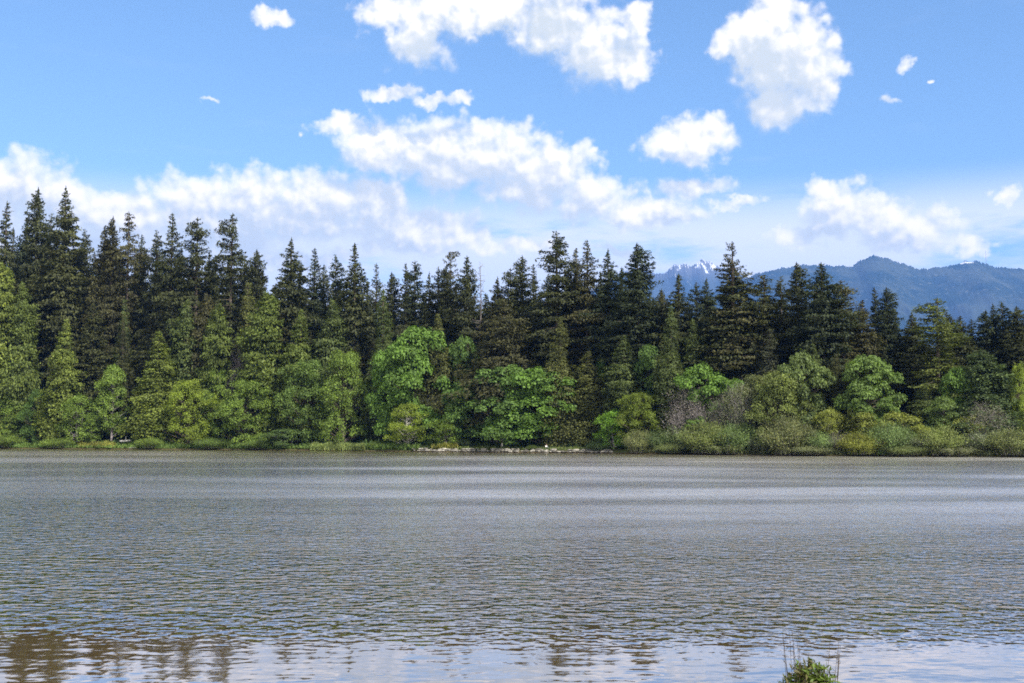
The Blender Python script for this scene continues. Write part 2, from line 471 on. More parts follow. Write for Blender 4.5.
FAR_R = [(470, 330), (560, 300), (600, 288), (622, 272), (636, 266), (648, 271), (655, 274), (662, 274), (668, 270), (674, 264.5), (680, 265), (686, 263), (691, 267), (695, 264), (699, 260), (702, 258.5), (706, 261), (710, 262), (714, 265), (720, 267), (728, 269), (738, 273), (750, 279), (770, 287), (820, 300)]
NEAR_R = [(560, 335), (640, 312), (700, 298), (735, 284), (755, 274), (777, 269), (797, 266), (812, 265), (831, 265.5), (846, 266.5), (854, 265.5), (860, 261), (867, 257.5), (874, 256), (881, 256.5), (889, 259), (902, 263.5), (919, 268.5), (928, 269), (936, 267.5), (951, 265.8), (958, 263.5), (964, 262), (970, 261), (979, 261.2), (985, 263.5), (990, 266), (1003, 267.5), (1015, 268.6), (1030, 270), (1080, 262), (1150, 275), (1230, 290), (1330, 320)]
SNOW_Z = z_at(258, 11500)
build_mountain('snowy_mountain', FAR_R, 11500, 3200, 2.3, ('high', SNOW_Z - 330, SNOW_Z - 20))
sx_, sz_ = x_at(966, 263, 9000), z_at(263.3, 9000)
build_mountain('mountain', NEAR_R, 9000, 4200, 8.1, ('spot', (sx_, 9000 - 60, sz_)))

# ---------------------------------------------------------------- haze (the air between here and the mountains)
def build_haze():
    x0, x1, y0, y1, z0, z1 = -15500, 15500, -400, 14800, -4, 1900
    v = [(x0, y0, z0), (x1, y0, z0), (x1, y1, z0), (x0, y1, z0), (x0, y0, z1), (x1, y0, z1), (x1, y1, z1), (x0, y1, z1)]
    f = [[0, 3, 2, 1], [4, 5, 6, 7], [0, 1, 5, 4], [1, 2, 6, 5], [2, 3, 7, 6], [3, 0, 4, 7]]
    me = mesh_np('haze', v, f, 4)
    m, t, out = mat('haze')
    pv = t.node('ShaderNodeVolumePrincipled')
    pv.inputs['Color'].default_value = (.15, .37, 1.0, 1)
    pv.inputs['Density'].default_value = 5.9e-5
    pv.inputs['Anisotropy'].default_value = 0.0
    t.l.new(pv.outputs[0], out.inputs['Volume'])
    me.materials.append(m)
    return tag(link('haze', me), kind='stuff')
build_haze()

# ---------------------------------------------------------------- tree makers
def conifer(seed, H, Rm, cb, step=.62, nb=5, dens=12., droop=.25, hang=.35, ll=.54, lw=.22, shape=.85, top=None, gap=.10, rag=.25, upright=.25, vert=.3, sprout=1.0):
    rng = np.random.default_rng(seed)
    zb = cb * H
    parts_c, az_l, z_l, L_l, p_l = None, [], [], [], []
    z = zb
    ph = rng.uniform(0, 6.28, 4)
    lean = rng.uniform(-.01, .01, 2)
    while z < H - .25:
        t = (z - zb) / (H - zb)
        r = Rm * (min(1, ((H - z) / (top or (H - zb))) ** shape)) * min(1, .72 + t * 1.8)
        # bulging and starved levels
        r *= 1 + rag * (.6 * math.sin(z * .55 + ph[0]) * math.sin(z * .21 + ph[1]) + .5 * rng.uniform(-1, 1))
        r = max(r, .35)
        n = max(3, int(round(nb * (0.75 + .5 * rng.random()))))
        a0 = rng.uniform(0, 6.28)
        for k in range(n):
            a = a0 + k * 6.283 / n + rng.uniform(-.45, .45)
            if rng.random() < gap * (1.6 if t > .6 else 1): continue
            side = 1 + rag * .9 * math.sin(a + ph[2] + z * .12) * math.sin(z * .33 + ph[3])
            L = max(.25, r * side * rng.uniform(.6, 1.15))
            if rng.random() < .06: L *= 1.3
            az_l.append(a); z_l.append(z + rng.uniform(-.2, .2)); L_l.append(L)
            p_l.append(math.tan(R(-12 + 38 * t ** 1.3 * (1 + upright) + rng.uniform(-9, 9))))
        z += step * (1 - .35 * t) * rng.uniform(.75, 1.25)
    a = np.array(az_l); zz = np.array(z_l); L = np.array(L_l); pt = np.array(p_l)
    cnt = np.maximum(3, (dens * (L ** 1.25) * 1.2 + 3)).astype(int)
    idx = np.repeat(np.arange(len(a)), cnt)
    N = len(idx)
    s = rng.beta(1.5, 1.05, N); s = .06 + .94 * s
    La = L[idx]
    latw = La * (.10 + .42 * np.sin(np.clip(s, 0, 1) * 2.6)) * .62 + .05
    lat = rng.normal(0, .55, N) * latw
    dirx, diry = np.cos(a[idx]), np.sin(a[idx])
    px_ = dirx * s * La - diry * lat
    py_ = diry * s * La + dirx * lat
    hv = np.abs(rng.normal(0, 1, N)) * hang * (.4 + .6 * s) * np.clip(La / 3, .25, 1.2)
    pz_ = zz[idx] + pt[idx] * s * La - droop * (s ** 2) * La * .55 - .12 * np.abs(lat) + .10 * droop * La * s ** 4 - hv
    c = np.stack([px_ + lean[0] * pz_, py_ + lean[1] * pz_, np.minimum(pz_, H - .05)], -1)
    nr = rng.normal(0, 1, (N, 3)); nr /= np.linalg.norm(nr, axis=1)[:, None]
    isv = rng.random(N) < vert
    up = np.stack([dirx * .25, diry * .25, np.ones(N)], -1)
    outw = np.stack([dirx, diry, np.full(N, .35)], -1)
    nrm = np.where(isv[:, None], outw, up) + .75 * nr
    sg = np.sign(lat)
    ax_h = np.stack([dirx * .9 - diry * sg * .7, diry * .9 + dirx * sg * .7, np.full(N, -.25)], -1)
    ax_v = np.stack([dirx * .3, diry * .3, -np.ones(N)], -1)
    ax = np.where(isv[:, None], ax_v, ax_h) + .35 * rng.normal(0, 1, (N, 3))
    sc = rng.uniform(.6, 1.3, N) * np.clip(.55 + La / 4.5, .55, 1.1)
    v, f = leaf_quads(c, nrm, ax, ll * sc, lw * sc, rng)
    # leader: tight spray at the very top
    K = 26
    tz = H - rng.uniform(0, 1.6, K) * sprout
    aa = rng.uniform(0, 6.28, K); rr = (H - tz) * .22
    c2 = np.stack([np.cos(aa) * rr + lean[0] * H, np.sin(aa) * rr + lean[1] * H, tz], -1)
    v2, f2 = leaf_quads(c2, np.stack([np.cos(aa), np.sin(aa), np.full(K, .5)], -1), np.stack([np.cos(aa) * .4, np.sin(aa) * .4, np.ones(K)], -1), np.full(K, ll * .75), np.full(K, lw * .7), rng)
    cv, cf = merge_parts([(v, f), (v2, f2)])
    # trunk with limbs
    zs = np.linspace(-.5, H - .2, 14); r0 = .012 * H + .08
    tp = np.stack([lean[0] * zs, lean[1] * zs, zs], -1)
    parts = [tube(tp, r0 * (1 - zs.clip(0) / H) ** .8 + .02, 8)]
    pick = rng.choice(len(a), min(len(a), 90), replace=False)
    for i in pick:
        ss = np.linspace(0, .8, 4)
        pp = np.stack([np.cos(a[i]) * ss * L[i], np.sin(a[i]) * ss * L[i], zz[i] + pt[i] * ss * L[i] - droop * ss ** 2 * L[i] * .55], -1)
        parts.append(tube(pp, np.linspace(.07, .015, 4) * (.5 + L[i] / 5), 3))
    for _ in range(int(zb / .8)):   # dead lower limbs
        z0 = rng.uniform(.15 * zb, zb + 3); aa = rng.uniform(0, 6.28); l_ = rng.uniform(.6, 2.4)
        pp = np.array([[0, 0, z0], [math.cos(aa) * l_ * .6, math.sin(aa) * l_ * .6, z0 + .05], [math.cos(aa) * l_, math.sin(aa) * l_, z0 - .3]])
        parts.append(tube(pp, [.05, .035, .012], 3))
    tv, tf = merge_parts(parts)
    return (cv, cf), (tv, tf)

def broadleaf(seed, H, Wd, base=.12, clumps=60, per=260, cr=.17, ll=.42, lw=.30, trunks=1, flat=.7, up=.5, lowfill=True, topround=.9, loose=.5, spread=1.0):
    rng = np.random.default_rng(seed)
    zb = base * H; hc = H - zb; Rw = Wd / 2
    cs = []
    tries = 0
    while len(cs) < clumps and tries < 9000:
        tries += 1
        t = rng.random() ** .8
        prof = math.sqrt(max(0, 1 - abs((t - .38) / (.64 if t > .38 else .60)) ** 2.6))
        rad = Rw * prof * (1 + .26 * math.sin(5 * t * 3 + seed))
        a = rng.uniform(0, 6.283); q = rng.uniform(.35, 1.0) ** .6
        rad *= q * (1 + .38 * math.sin(a * 3 + seed * 1.7) * math.sin(t * 5 + seed))
        p = np.array([math.cos(a) * rad, math.sin(a) * rad, zb + t * hc * .96])
        if all(np.linalg.norm((p - c_) * np.array([1, 1, 1.25])) > cr * Wd * .50 for c_ in cs): cs.append(p)
    cs = np.array(cs); K = len(cs)
    crs = cr * Wd * rng.uniform(.5, 1.45, K)
    idx = np.repeat(np.arange(K), np.maximum(20, per * (crs / (cr * Wd)) ** 2).astype(int)); N = len(idx)
    u = rng.normal(0, 1, (N, 3)); u /= np.linalg.norm(u, axis=1)[:, None]
    u[:, 2] = np.where(u[:, 2] < -.35, -u[:, 2], u[:, 2])
    rr = crs[idx] * (1 - np.abs(rng.normal(0, .22, N))).clip(.1, 1.3)
    # lumpy clump outline
    rr *= 1 + .25 * np.sin(u[:, 0] * 5 + idx) * np.sin(u[:, 2] * 6 + idx * 2.1)
    c = cs[idx] + u * rr[:, None] * np.array([1.1, 1.1, flat])
    c += rng.normal(0, .08 * loose * 2, (N, 3))
    c[:, 2] = np.maximum(c[:, 2], .1)
    nrm = u * .9 + np.array([0, 0, up]) + .75 * rng.normal(0, 1, (N, 3)) * .8
    ax = rng.normal(0, 1, (N, 3)) + np.array([0, 0, -.5])
    sc = rng.uniform(.55, 1.3, N)
    v, f = leaf_quads(c, nrm, ax, ll * sc, lw * sc, rng)
    parts = []
    roots = []
    for k in range(trunks):
        ox, oy = (0, 0) if trunks == 1 else (rng.uniform(-.6, .6), rng.uniform(-.3, .3))
        topx, topy = ox * (2.2 if trunks > 1 else 1) + rng.uniform(-.5, .5), oy * 2 + rng.uniform(-.5, .5)
        zs = np.linspace(-.4, H * .82, 9); tt = zs.clip(0) / (H * .82)
        pp = np.stack([ox + (topx - ox) * tt + .12 * np.sin(tt * 7 + k), oy + (topy - oy) * tt, zs], -1)
        r0 = (.016 * H + .04) * (1 if trunks == 1 else .65)
        parts.append(tube(pp, r0 * (1 - tt * .88), 7)); roots.append(pp)
    for i in range(K):
        pp = roots[i % len(roots)]
        zt = max(.4, min(cs[i][2] - .35 * np.hypot(cs[i][0], cs[i][1]) - .3, H * .8))
        j = np.interp(zt, pp[:, 2], np.arange(len(pp))); st = pp[int(j)] + (pp[min(int(j) + 1, len(pp) - 1)] - pp[int(j)]) * (j - int(j))
        mid = (st + cs[i]) / 2 + np.array([0, 0, -.15])
        parts.append(tube(np.array([st, mid, cs[i]]), [.022 * H * .35, .010 * H * .4, .02], 4))
    return (v, f), merge_parts(parts)

def shrub(seed, Hh, Wd, stems=110, per=190, ll=.25, lw=.11, bare=0.0):
    """many stems rising and arching from the ground, thin leaves along them"""
    rng = np.random.default_rng(seed)
    parts, C, AX, NR = [], [], [], []
    for k in range(stems):
        a = rng.uniform(0, 6.283); q = rng.random() ** .55
        bx, by = math.cos(a) * Wd * .33 * q, math.sin(a) * Wd * .25 * q
        lean = q * rng.uniform(.35, 1.0) * Wd * .28
        h = Hh * (1 - .45 * q ** 2.2) * rng.uniform(.8, 1.05)
        s = np.linspace(0, 1, 6)
        wob = rng.normal(0, .05 * Hh, (6, 2)) * s[:, None]
        pp = np.stack([bx + math.cos(a) * lean * s ** 1.5 + wob[:, 0], by + math.sin(a) * lean * s ** 1.5 + wob[:, 1], -.15 + h * s * (1.08 - .12 * s)], -1)
        parts.append(tube(pp, np.linspace(.035, .008, 6), 3))
        n = int(per * (1 - bare)); t = rng.beta(1.6, .9, n)
        c = np.stack([np.interp(t, s, pp[:, i]) for i in range(3)], -1)
        tw = rng.normal(0, 1, (n, 3)) * np.array([1, 1, .8]) * (.05 * Hh + .13) * (.4 + t[:, None] * .9)
        C.append(c + tw); AX.append(tw * .6 / (np.linalg.norm(tw, axis=1)[:, None] + .01) + np.array([0, 0, .7]) + rng.normal(0, .35, (n, 3)))
        NR.append(rng.normal(0, 1, (n, 3)) + np.array([math.cos(a) * .3, math.sin(a) * .3, .7]))
        if bare > 0:     # side twigs
            for _ in range(int(16 * bare) + 2):
                tq = rng.uniform(.25, 1); b0 = np.array([np.interp(tq, s, pp[:, i]) for i in range(3)])
                d_ = np.array([rng.normal(), rng.normal(), rng.uniform(.3, 1.5)]); d_ /= np.linalg.norm(d_)
                l_ = rng.uniform(.25, .16 * Hh + .4)
                parts.append(tube(np.array([b0, b0 + d_ * l_ * .5 + rng.normal(0, .03, 3), b0 + d_ * l_]), [.016, .011, .005], 3))
    c = np.concatenate(C); c[:, 2] = np.maximum(c[:, 2], .04)
    N = len(c)
    if N == 0: return None, merge_parts(parts)
    sc = rng.uniform(.6, 1.3, N)
    return leaf_quads(c, np.concatenate(NR), np.concatenate(AX), ll * sc, lw * sc, rng), merge_parts(parts)

def protos(name, maker, variants, leafm, barkm):
    out = []
    for kw in variants:
        (cr), (tr) = maker(**kw)
        mc = None
        if cr is not None:
            mc = mesh_np(name + '_crown', cr[0], cr[1], 4); mc.materials.append(leafm)
        mt = mesh_np(name + '_trunk', tr[0], tr[1], 4); mt.materials.append(barkm)
        v = cr[0] if cr is not None else tr[0]
        mask = v[:, 2] < v[:, 2].max() * .75
        out.append(dict(crown=mc, trunk=mt, H=float(v[:, 2].max()), W=float(np.percentile(np.abs(v[mask, 0]), 97) * 2)))
    return out

FIR = protos('fir', conifer, [
    dict(seed=1, H=42, Rm=4.2, cb=.20, gap=.14, rag=.42, top=17, shape=0.72, nb=6),
    dict(seed=2, H=44, Rm=4.6, cb=.16, gap=.10, rag=.34, nb=7, top=18, shape=0.75),
    dict(seed=3, H=40, Rm=4.0, cb=.24, gap=.22, rag=.5, step=.68, top=13, shape=0.62, nb=6),
    dict(seed=4, H=40, Rm=4.6, cb=.12, gap=.08, rag=.28, nb=7, top=20, shape=0.8),
    dict(seed=5, H=43, Rm=4.0, cb=.27, gap=.24, rag=.55, step=.74, top=13, shape=0.6, nb=6),
    dict(seed=6, H=41, Rm=4.5, cb=.18, gap=.13, rag=.4, droop=.4, hang=.6, top=16, shape=0.7, nb=6)], M_NEEDLE, M_BARK)
SPARSE = protos('sparse_fir', conifer, [
    dict(seed=21, H=42, Rm=3.8, cb=.30, gap=.26, rag=.6, step=.8, shape=.5, dens=9, upright=-.2, top=10),
    dict(seed=22, H=42, Rm=3.6, cb=.30, gap=.24, rag=.6, step=.78, shape=.45, dens=9, top=9),
    dict(seed=23, H=42, Rm=4.2, cb=.25, gap=.22, rag=.6, step=.78, shape=.7, dens=9, droop=.1, top=18)], M_NEEDLE, M_BARK)
SPRUCE = protos('spire_fir', conifer, [
    dict(seed=31, H=36, Rm=4.4, cb=.08, gap=.04, rag=.16, nb=8, dens=10, shape=.85, droop=.3, top=20),
    dict(seed=32, H=38, Rm=4.6, cb=.08, gap=.05, rag=.22, nb=8, dens=10, shape=.7, top=15)], M_NEEDLE, M_BARK)
CEDAR = protos('cedar', conifer, [
    dict(seed=41, H=24, Rm=3.6, cb=.03, step=.42, nb=8, dens=21, droop=.55, hang=.8, ll=.42, lw=.16, shape=.72, gap=.05, rag=.22, vert=.65),
    dict(seed=42, H=24, Rm=3.9, cb=.04, step=.42, nb=8, dens=21, droop=.5, hang=.9, ll=.42, lw=.16, shape=.62, gap=.08, rag=.35, vert=.65),
    dict(seed=43, H=26, Rm=3.4, cb=.05, step=.45, nb=8, dens=20, droop=.6, hang=1.0, ll=.40, lw=.15, shape=.8, gap=.07, rag=.3, vert=.7),
    dict(seed=44, H=22, Rm=4.2, cb=.03, step=.42, nb=8, dens=20, droop=.45, hang=.7, ll=.42, lw=.17, shape=.6, gap=.08, rag=.3, vert=.6)], M_CEDAR, M_BARK)
MAPLE = protos('maple', broadleaf, [
    dict(seed=51, H=17, Wd=12, base=.06, clumps=120, per=220, cr=.12, flat=.8, ll=.50, lw=.40),
    dict(seed=52, H=16, Wd=11, base=.06, clumps=110, per=230, cr=.125, flat=.85, ll=.50, lw=.40),
    dict(seed=53, H=14, Wd=12, base=.05, clumps=110, per=220, cr=.12, ll=.48, lw=.38, flat=.7)], M_LEAF, M_BARK)
ALDER = protos('alder', broadleaf, [
    dict(seed=61, H=12, Wd=10, base=.03, clumps=170, per=150, cr=.085, ll=.30, lw=.19, flat=.8, loose=1.2),
    dict(seed=62, H=13, Wd=9, base=.03, clumps=170, per=150, cr=.09, ll=.30, lw=.19, flat=.95, loose=1.2),
    dict(seed=63, H=12, Wd=10, base=.03, clumps=180, per=140, cr=.08, ll=.30, lw=.19, flat=.8, loose=1.3)], M_LEAF, M_BARK)
YOUNG = protos('young_tree', broadleaf, [
    dict(seed=71, H=8, Wd=7, base=.16, clumps=90, per=140, cr=.10, ll=.26, lw=.16, trunks=3, flat=.65, loose=.9),
    dict(seed=72, H=11, Wd=4.2, base=.14, clumps=75, per=150, cr=.17, ll=.28, lw=.18, trunks=1, flat=.9, loose=1.),
    dict(seed=73, H=6, Wd=4.5, base=.02, clumps=75, per=140, cr=.13, ll=.24, lw=.13, trunks=2, flat=.95, loose=1.)], M_LEAF, M_GREYBARK)
WILLOW = protos('willow', shrub, [
    dict(seed=81, Hh=5, Wd=8, stems=110, per=180), dict(seed=82, Hh=5, Wd=8.5, stems=120, per=170), dict(seed=83, Hh=4.5, Wd=8, stems=120, per=160, bare=.25)], M_WILLOW, M_GREYBARK)
BARE = protos('bare_tree', shrub, [dict(seed=91, Hh=11, Wd=9, stems=120, per=26, ll=.2, lw=.09, bare=.9), dict(seed=92, Hh=11, Wd=9, stems=100, per=330, ll=.26, lw=.13, bare=.7)], M_WILLOW, M_GREYBARK)

rnd = random.Random(5)
def plant(kind, name, px, top, depth, wpx, color, label=None, cat='tree', group=None, var=None, x=None, Y=None, bark=None):
    """depth = metres behind the water's edge; top = photo row of the tip; wpx = crown width in photo pixels"""
    if Y is None:
        # solve for the point on the ray column px at 'depth' behind the shore
        Y = 190.0
        for _ in range(12): Y = float(shore(x_at(px, 440, Y))) + depth
        x = x_at(px, 440, Y)
    gz = float(ground_z(x, Y))
    hgt = z_at(top, Y) - gz
    pr = kind[rnd.randrange(len(kind)) if var is None else var % len(kind)]
    sz = hgt / pr['H']
    sx = (wpx / F * Y) / pr['W']
    root = bpy.data.objects.new(name, None); COL.objects.link(root)
    root.location = (x, Y, gz - .05); root.rotation_euler = (0, 0, rnd.uniform(0, 6.283)); root.scale = (sx, sx, sz)
    jit = rnd.uniform(.9, 1.1)
    if pr['crown']:
        c = link('foliage' if cat == 'shrub' else 'crown', pr['crown'], root)
        c.color = (color[0] * jit, color[1] * jit, color[2] * jit, 1)
    t = link('stems' if cat == 'shrub' else 'trunk', pr['trunk'], root)
    if bark is not None:
        t.material_slots[0].link = 'OBJECT'; t.material_slots[0].material = bark
    return tag(root, label, cat, group)

# base colours
DK = (.045, .052, .020); DK2 = (.052, .058, .021); DKW = (.060, .060, .024); DKB = (.036, .047, .022)
CED = (.102, .136, .032); CEDG = (.078, .104, .034); CEDB = (.092, .104, .034); CEDY = (.132, .168, .036)
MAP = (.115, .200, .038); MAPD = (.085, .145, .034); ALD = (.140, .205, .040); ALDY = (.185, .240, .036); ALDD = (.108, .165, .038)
WIL = (.155, .195, .072); WILG = (.172, .198, .098); WILY = (.190, .215, .050)

G1 = 'tall dark firs along the skyline'
skyline = [
 # kind, px, top, depth, width, colour, variant, label
 (FIR, -2, 200, 22, 34, DK, 0, 'dark fir cut by the photo edge, left of the twin tall firs'),
 (FIR, 29, 186, 20, 34, DK, 1, 'tall pointed dark fir, the left one of the tallest pair over the lake'),
 (FIR, 59, 185, 18, 44, DK2, 3, 'tallest full-crowned dark fir standing against the big white cloud'),
 (FIR, 80, 228, 24, 26, DK, 2, 'short ragged fir tucked against the right flank of the tallest fir'),
 (FIR, 97, 227, 20, 28, DKW, 5, 'ragged brownish fir midway between the tallest fir and a thin-topped one'),
 (FIR, 106, 215, 18, 30, DKW, 1, 'brown-green fir with a knobbly tip beside the thin-topped fir'),
 (SPARSE, 124, 211, 20, 28, DKW, 0, 'thin-topped fir whose sky-filled upper branches stand apart'),
 (FIR, 138, 234, 26, 24, DK, 5, 'lower fir in the dip right of the thin-topped fir'),
 (FIR, 153, 229, 24, 26, DK, 2, 'narrow fir leaning close to the left of a taller ragged fir'),
 (FIR, 167, 212, 18, 36, DK, 0, 'ragged dark fir with a bare needle-thin tip above the pale cedars'),
 (FIR, 193, 216, 18, 36, DK, 4, 'ragged fir with one long branch sticking out to its right'),
 (FIR, 206, 250, 28, 26, DK, 3, 'low rounded fir in the notch before the flat-topped fir'),
 (FIR, 227, 212, 18, 32, DK, 4, 'tall flat-topped ragged fir standing alone above its neighbours'),
 (FIR, 243, 254, 24, 26, DK, 4, 'short dark fir just right of the flat-topped ragged fir'),
 (FIR, 254, 248, 20, 30, DK, 1, 'dark fir behind the big brownish cedar near the dead grey branches'),
 (FIR, 288, 237, 18, 44, DK, 3, 'broad cone-shaped dark fir on the skyline over the narrow cedar'),
 (FIR, 312, 247, 22, 30, DKB, 0, 'bluish fir with a slim tip right of the broad cone-shaped fir'),
 (FIR, 323, 264, 26, 24, DK, 5, 'short fir squeezed between two slim blue-tipped firs'),
 (FIR, 334, 254, 22, 28, DKB, 2, 'slim bluish fir standing left of the dense pointed fir'),
 (SPRUCE, 355, 242, 18, 38, DK, 0, 'dense sharply pointed dark fir above the paired green alders'),
 (SPARSE, 374, 262, 24, 24, DK, 2, 'small fir with a rounded tuft for a top'),
 (FIR, 391, 271, 24, 28, DK, 1, 'low blunt dark fir left of a close double tip'),
 (FIR, 405, 262, 22, 24, DK, 0, 'left tip of the close-set pair of firs over the bright maple'),
 (FIR, 413, 260, 24, 28, DKB, 4, 'right tip of the close-set pair of firs over the bright maple'),
 (FIR, 428, 271, 24, 24, DK, 3, 'small blunt fir first in the run of short tips'),
 (FIR, 437, 266, 26, 22, DK, 2, 'small fir second in the run of short tips'),
 (FIR, 445, 263, 22, 24, DK, 1, 'small fir third in the run of short tips beside the thin leader'),
 (SPARSE, 451, 250, 24, 22, DKW, 1, 'dark fir with a bare thin leader poking above the short tips'),
 (SPRUCE, 465, 255, 20, 30, DK, 1, 'dense narrow fir with a solid steeple top beside the bare snag'),
 (FIR, 497, 276, 20, 34, DKW, 3, 'drooping brownish fir right of the bare grey snag'),
 (FIR, 511, 267, 20, 30, DK, 4, 'ragged fir shoulder left of the layered fir'),
 (FIR, 522, 254, 20, 30, DK, 1, 'layered dark fir above the two dark round maples'),
 (FIR, 533, 263, 24, 26, DK, 0, 'lower fir hugging the right side of the layered fir'),
 (FIR, 559, 230, 16, 46, DK, 2, 'tallest ragged fir of the middle, open-branched with a knobbly tip'),
 (FIR, 577, 247, 20, 30, DKW, 5, 'brownish fir between the two tall middle tips'),
 (FIR, 588, 239, 17, 38, DKW, 0, 'brownish tall fir right of the tallest ragged middle fir'),
 (FIR, 609, 248, 18, 38, DKB, 3, 'very dark full fir standing left of the notch with blue mountain'),
 (FIR, 640, 242, 17, 48, DKB, 1, 'big dark fir with long side branches against the snowy peaks'),
 (FIR, 664, 290, 22, 30, DKW, 5, 'short brownish fir below the gap left of the snowy peaks'),
 (SPRUCE, 678, 273, 18, 42, DK, 0, 'dark cone-shaped fir standing right below the snowy peaks'),
 (FIR, 699, 281, 24, 28, DKB, 2, 'left tip of a low fir pair below the snowy ridge'),
 (FIR, 708, 277, 26, 34, DKB, 3, 'right tip of a low fir pair below the snowy ridge'),
 (SPARSE, 736, 240, 16, 52, DKW, 2, 'tallest irregular fir of the right half, its top crossing the ridge'),
 (FIR, 736, 262, 18, 58, DK, 3, 'broad dark fir filling in under the tallest irregular fir'),
 (FIR, 765, 275, 20, 40, DK2, 4, 'blunt fir just right of the tallest irregular fir'),
 (FIR, 783, 275, 24, 26, DK, 2, 'slim dark tip between the blunt fir and the pointed fir'),
 (FIR, 801, 261, 20, 36, DK, 1, 'pointed fir with spread branches crossing the blue ridge'),
 (SPRUCE, 826, 261, 15, 44, DKB, 1, 'solid very dark round-topped fir in front of the mountain'),
 (FIR, 845, 279, 19, 44, DKW, 4, 'ragged fir with a long right-hand branch beside the solid dark fir'),
 (FIR, 866, 299, 22, 32, DKW, 5, 'brownish lower fir under the round mountain summit'),
 (FIR, 879, 286, 24, 26, DKB, 0, 'left tip of the bluish fir pair under the round summit'),
 (FIR, 891, 286, 24, 32, DKB, 1, 'right tip of the bluish fir pair under the round summit'),
 (FIR, 916, 311, 22, 36, DK, 3, 'dark fir left of the light green tiered fir'),
 (FIR, 939, 297, 14, 44, (.085, .105, .026), 4, 'light green tiered fir with a crooked flat-branched tip'),
 (FIR, 951, 310, 26, 28, DK, 2, 'dark fir directly behind the light green tiered fir'),
 (FIR, 963, 315, 24, 34, DK, 5, 'dark fir right of the light green tiered fir'),
 (FIR, 976, 318, 30, 26, DKB, 0, 'slim low fir in the dip of the treeline below the mast summit'),
 (FIR, 989, 309, 28, 30, DKB, 1, 'bluish fir left of the last close trio'),
 (FIR, 998, 302, 30, 26, DKB, 3, 'first of the last close trio of bluish firs'),
 (FIR, 1007, 301, 28, 30, DKB, 2, 'middle of the last close trio of bluish firs'),
 (FIR, 1022, 305, 26, 34, DK, 1, 'dark fir cut by the photo edge, ending the treeline'),
]
for k, px, top, dep, w, c, v, lab in skyline:
    plant(k, 'fir_tree', px, top, dep, w * 1.28, c, lab, group=G1, var=v)

# crowded firs behind and between: nothing tells them apart
sk = sorted((s[1], s[2]) for s in skyline)
skx = [s[0] for s in sk]; sky_ = [s[1] for s in sk]
def fill_row(depth, lo, hi, step, spread, colors, label, group, kinds, ends=(-60, 1090)):
    px = ends[0]
    while px < ends[1]:
        near_ = [s[1] for s in sk if abs(s[0] - px) < spread] or [np.interp(px, skx, sky_)]
        avg = sum(near_) / len(near_)
        top = avg + rnd.uniform(lo, hi)
        plant(rnd.choice(kinds), 'fir_tree', px, top, depth + rnd.uniform(-4, 4), rnd.uniform(28, 42), rnd.choice(colors), label, group=group)
        px += step * rnd.uniform(.7, 1.3)
fill_row(34, 18, 40, 17, 26, [DK, DKB, DK2], 'dark fir crowded behind the skyline firs, only its upper part showing', 'crowded firs behind the skyline', [FIR, SPRUCE])
fill_row(48, 26, 55, 19, 26, [DK, DKB], 'dark fir deep in the forest, glimpsed only through gaps', 'firs deep in the forest', [FIR, SPRUCE])
fill_row(70, 40, 70, 26, 26, [DK, DKB], 'dark fir deep in the forest, glimpsed only through gaps', 'firs deep in the forest', [SPRUCE])
fill_row(14, 60, 110, 24, 30, [DK, DK2, DKW], 'shorter dark fir in the shade below the skyline firs', 'shorter firs under the tall ones', [FIR, SPRUCE, CEDAR])
fill_row(20, 95, 150, 26, 30, [DK, DK2], 'shorter dark fir in the shade below the skyline firs', 'shorter firs under the tall ones', [SPRUCE, CEDAR])

